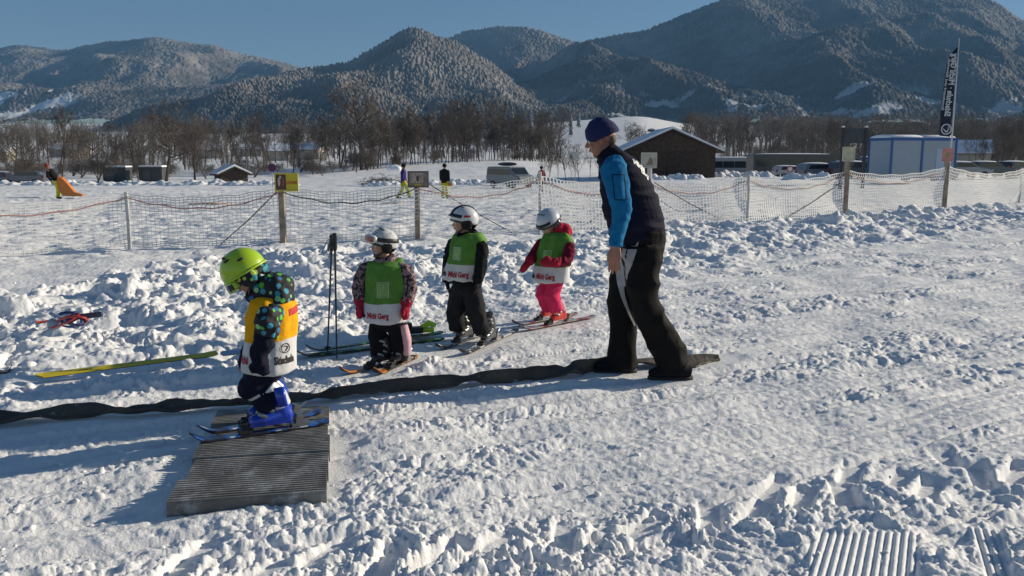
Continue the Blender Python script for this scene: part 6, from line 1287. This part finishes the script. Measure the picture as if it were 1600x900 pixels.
# vest
m_ = MB(); px_loft(m_, [(949, 236, .02, .082, .085), (954, 247, .02, .100, .115), (965, 262, .02, .145, .185), (975, 285, .03, .175, .20), (984, 315, .03, .195, .20), (991, 345, .03, .205, .20), (997, 368, .03, .190, .19), (999, 378, .03, .17, .18)], Y, (.95, 0, .3), n=32)
vest = F5.soft('vest', m_, VEST, .0075, smooth=4, wrinkle=.010, wscale=11, seed=80, aniso=(.5, .5, 1.6))
m_ = MB(); px_loft(m_, [(944, 232, .02, .072, .078), (950, 240, .02, .088, .092), (957, 252, .02, .105, .12)], Y, (.95, 0, .3), n=24); F5.soft('collar', m_, VEST, .006, parent=vest)
for s_, sg in (('L', -1), ('R', 1)):
    a_, e_, w_ = J['sh' + s_], J['el' + s_], J['wr' + s_]
    m_ = MB(); m_.loft([a_ + Vector((.02, -sg * .06, .015)), a_ + Vector((0, sg * .005, -.005)), a_.lerp(e_, .35) + Vector((.0, sg * .01, 0)), e_, e_.lerp(w_, .5), w_ + Vector((0, 0, .02))], [.075, .092, .085, .066, .056, .046], [.075, .085, .075, .062, .052, .043], side=(1, 0, 0), n=18); sl = F5.soft('sleeve', m_, BLUEF, .006, smooth=3, wrinkle=.007, wscale=14, seed=82 + sg)
    m_ = MB(); m_.loft([w_ + Vector((.003, 0, .035)), w_ + Vector((0, 0, .005))], [.049, .048], [.046, .045], side=(1, 0, 0), n=16); F5.hard('cuff', m_, BLUEF, sl, True)
    if sg < 0:
        decal(F5, sl, rect_mesh(.085, .17, .006), 966, 292, Y - .2, (1, 0, 0), (0, -1, 0), VEST, 'pocket_piping', V_=(-.12, 0, 1))
# trousers
m_ = MB()
px_loft(m_, [(1003, 360, .02, .165, .18), (1002, 385, .02, .165, .175), (1000, 402, .02, .15, .16)], Y, X1)
px_loft(m_, [(1004, 385, -.07, .150, .11), (1004, 420, -.08, .128, .105), (1005, 455, -.09, .108, .100), (1013, 490, -.09, .105, .095), (1029, 520, -.09, .108, .092), (1045, 548, -.08, .115, .095), (1054, 572, -.08, .125, .10)], Y, X1)
px_loft(m_, [(992, 385, .11, .140, .10), (980, 425, .13, .118, .10), (972, 460, .14, .102, .098), (972, 500, .13, .098, .095), (972, 540, .12, .104, .098), (971, 573, .12, .112, .10)], Y, X1)
pants = F5.soft('trousers', m_, PANT, .0078, smooth=3, wrinkle=.013, wscale=8, seed=90, aniso=(1, 1, .8))
bv = bvh_of(pants.data, F5.O)
vs = []; L_ = [(990, 376), (985, 395), (982, 420), (981, 445), (983, 465), (988, 485), (995, 503), (1004, 522), (1013, 540)]; R_3 = [(1016, 372), (1012, 395), (1004, 420), (996, 445), (994, 465), (996, 485), (1001, 503), (1008, 522), (1015, 538)]
nx = 7
for i in range(len(L_) * 4 - 3):
    t_ = i / 4; j = min(int(t_), len(L_) - 2); u_ = t_ - j; a = Vector(L_[j]).lerp(Vector(L_[j + 1]), u_); b_ = Vector(R_3[j]).lerp(Vector(R_3[j + 1]), u_)
    for k in range(nx):
        q = a.lerp(b_, k / (nx - 1)); P_0 = W(q.x, q.y, Y - .6); h_ = bv.ray_cast(P_0, Vector((0, 1, 0)), 2); vs.append((h_[0] + Vector((0, -.003, 0))) if h_[0] else W(q.x, q.y, Y - .15))
m_ = MB(); m_.add(vs, [(i * nx + k, i * nx + k + 1, (i + 1) * nx + k + 1, (i + 1) * nx + k) for i in range(len(L_) * 4 - 4) for k in range(nx - 1)]); F5.hard('side_panel', m_, GREYP, pants, True)
m_ = MB(); 
for (bx, by, sg, e) in ((1052, 584, -.08, 0), (966, 576, .12, 0)):
    q = K(bx, by, Y + sg); m_ = MB(); z_ = gzn(q.x, q.y); c0 = Vector((q.x, q.y, z_))
    m_.loft([c0 + Vector((.13, 0, .055)), c0 + Vector((.08, 0, .065)), c0 + Vector((-.05, 0, .058)), c0 + Vector((-.14, 0, .046)), c0 + Vector((-.18, 0, .04))], [.035, .052, .055, .05, .025], [.045, .055, .05, .038, .025], side=(0, 1, 0), n=16); m_.loft([c0 + Vector((.05, 0, .06)), c0 + Vector((.04, 0, .16))], [.06, .058], n=14)
    bt = F5.soft('boot', m_, BLKF, .006, smooth=3); m_ = MB(); m_.loft([c0 + Vector((x_, 0, .012)) for x_ in (.14, .1, 0, -.1, -.17, -.185)], [.03, .05, .05, .053, .04, .02], .016, side=(0, 1, 0), n=12); F5.hard('sole', m_, TYRE, bt, True)
WLET = mat('white_vest_lettering', (.75, .75, .75), .6)
bvv = bvh_of(vest.data, F5.O)
for word, (x_, y_), sz in (('Michi', (994, 261), .070), ('Gerg', (1002, 274), .05)):
    me = text_mesh(word, sz, .06, .8); wrap(me, bvv, W(x_, y_, Y - .05), Vector((.72, .30, -.50)).normalized(), Vector((.42, 0.1, .85)).normalized(), Vector((.48, -.82, .25)).normalized()); F5.put('lettering', me, WLET, vest, False)

# ---------------------------------------------------------------- people far beyond the net
def walker(lab, Y, pxh, pyh, pyf, hat, jacket, trous, face, lean=0.0, stride=.3, arm=0.0, hold=None, scale=None, group=None):
    x = W(pxh, pyf, Y).x; zf = gz(x, Y) + .02; H = scale or 1.75; s_ = H / 1.75; Fw = Fig((x, Y, zf), lab, group); f = Vector(face).normalized(); sd = Vector((f.y, -f.x, 0)); B = Vector((x, Y, zf))
    pel = B + Vector((0, 0, .92 * s_)); ch = pel + (Vector((0, 0, .38)) + f * lean * .38) * s_; nk = pel + (Vector((0, 0, .55)) + f * lean * .55) * s_; hd = pel + (Vector((0, 0, .71)) + f * (lean * .8 + .03)) * s_
    R = frame(f, (0, 0, 1)); J = dict(R=R, head=hd, neck=nk, chest=ch, pelvis=pel, side=sd)
    for k, q in (('L', -1), ('R', 1)):
        st = f * stride * q * s_; J['sh' + k] = nk + (sd * q * .19 - Vector((0, 0, .05))) * s_; J['el' + k] = J['sh' + k] + (Vector((0, 0, -.28)) + sd * q * .06 + f * (arm - q * .08)) * s_; J['wr' + k] = J['el' + k] + (Vector((0, 0, -.22)) + f * (arm * 1.2 + .08)) * s_
        J['hip' + k] = pel + sd * q * .09 * s_ - Vector((0, 0, .05)); J['kn' + k] = J['hip' + k] + (Vector((0, 0, -.42)) + f * .08) * s_ + st * .45; J['an' + k] = B + sd * q * .09 * s_ + st + Vector((0, 0, .09)); J['toe' + k] = J['an' + k] + f * .18 * s_ - Vector((0, 0, .06)); J['hd' + k] = ((0, 0, -1), -sd * q, f, .18 * s_, 1.1)
    body(Fw, J, .23 * s_, SKINR, voxel=.013, arm=.05 * s_, leg=.07 * s_, torso=(.16 * s_, .11 * s_))
    m_ = MB(); m_.ell(hd + Vector((0, 0, .05)) * s_ - f * .02, (.115 * s_, .125 * s_, .11 * s_), R); Fw.soft('cap', m_, hat, .012)
    m_ = MB(); m_.loft([nk + Vector((0, 0, .04)), nk - Vector((0, 0, .04)), ch, pel, pel - Vector((0, 0, .12))], [.09 * s_, .19 * s_, .215 * s_, .19 * s_, .19 * s_], [.08 * s_, .12 * s_, .15 * s_, .14 * s_, .15 * s_], side=sd, n=18)
    for k in 'LR': m_.loft([J['sh' + k], J['el' + k], J['wr' + k]], [.075 * s_, .065 * s_, .052 * s_], n=10)
    Fw.soft('jacket', m_, jacket, .012, wrinkle=.01, wscale=6)
    m_ = MB()
    for k in 'LR': m_.loft([pel, J['hip' + k], J['kn' + k], J['an' + k]], [.12 * s_, .12 * s_, .098 * s_, .09 * s_], n=12)
    Fw.soft('trousers', m_, trous, .012, wrinkle=.01, wscale=6)
    for k in 'LR': m_ = MB(); m_.loft([J['an' + k] - f * .08 - Vector((0, 0, .04)), J['an' + k] - Vector((0, 0, .03)), J['toe' + k]], [.05, .06, .045], n=10); m_.loft([J['an' + k] - Vector((0, 0, .03)), J['an' + k] + Vector((0, 0, .08))], .06, n=10); Fw.soft('boot', m_, BLKF, .012)
    return Fw, J
YT = fabric('yellow_trouser_fabric', (.52, .50, .03), noise=.3); PURP = fabric('purple_jacket_fabric', (.045, .03, .16)); BJ = fabric('black_jacket_fabric', (.012, .012, .014))
walker('walker in a purple jacket and yellow trousers striding past the brown picture sign', 44, 631, 258, 310, BJ, PURP, YT, (.9, .2, 0), stride=.30)
Fw, Jw = walker('walker in a black jacket and yellow trousers seen from behind, right of the brown sign', 44, 695, 258, 311, BJ, BJ, YT, (.25, .95, 0), stride=.08)
q = Jw['wrR']; o = empty('hand_bag', (q.x + .05, q.y - .05, q.z - .32), 0, 'small orange and dark bag held by the walker in the black jacket', 'bag'); m_ = MB(); m_.box((0, 0, .10), (.22, .10, .20)); m_.build('bag_body', mat('orange_bag', (.45, .20, .04), .7), o); m_ = MB(); m_.tube([(-.06, 0, .19), (-.04, 0, .28), (.04, 0, .28), (.06, 0, .19)], .01, 6); m_.build('handle', BLK, o)
walker('small dark figure with dark red jacket standing just right of the silver van', 58, 846, 268, 306, BJ, fabric('dark_red_jacket', (.16, .02, .03)), BJ, (-.6, .7, 0), stride=.12, scale=1.7)
Fw, Jw = walker('worker in a black jacket and yellow trousers leaning back beside an orange sheet', 44, 91, 270, 310, fabric('red_cap', (.3, .05, .04)), BJ, fabric('neon_yellow_trousers', (.62, .66, .02)), (.95, -.1, 0), lean=-.62, stride=.06, arm=.10)
a = W(94, 272, 44.0); root = empty('orange_sheet', (a.x, 43.8, gz(a.x, 43.8)), 0, 'bent orange plastic sheet standing on the snow beside the worker', 'plastic sheet')
pts = [(-.05, 1.15), (.15, 1.10), (.45, .75), (.75, .35), (1.15, .22), (1.15, .14), (.7, .14), (.15, .16), (-.05, .45), (-.12, .8)]; m_ = MB(); m_.prism([(x_, .0, z_) for x_, z_ in pts], (0, .25, 0)); m_.build('sheet', mat('orange_plastic', (.62, .20, .03), .5, noise=.15), root)
a = G(612, 316); a = W(612, 313, 36); o = MB(); o.loft([(-.45, 0, .03), (-.2, .05, .05), (.2, 0, .06), (.5, .03, .03)], [.10, .25, .22, .08], .03, side=(0, 1, 0), n=12); ob = o.build('plastic_mat', mat('beige_mat', (.45, .33, .2), .8), None, True); ob.location = (a.x, 36, gzn(a.x, 36)); tag(ob, 'beige mat lying in the snow beyond the net between the two post signs', 'mat')
a = W(320, 318, 33); o = MB(); o.loft([(-.6, 0, .03), (-.2, .1, .05), (.3, 0, .07), (.9, .05, .04)], [.10, .28, .25, .08], .03, side=(0, 1, 0), n=12); ob = o.build('plastic_mat', mat('orange_mat', (.55, .28, .13), .8), None, True); ob.location = (a.x, 33, gzn(a.x, 33)); tag(ob, 'faded orange mat lying in the snow beyond the left part of the net', 'mat')
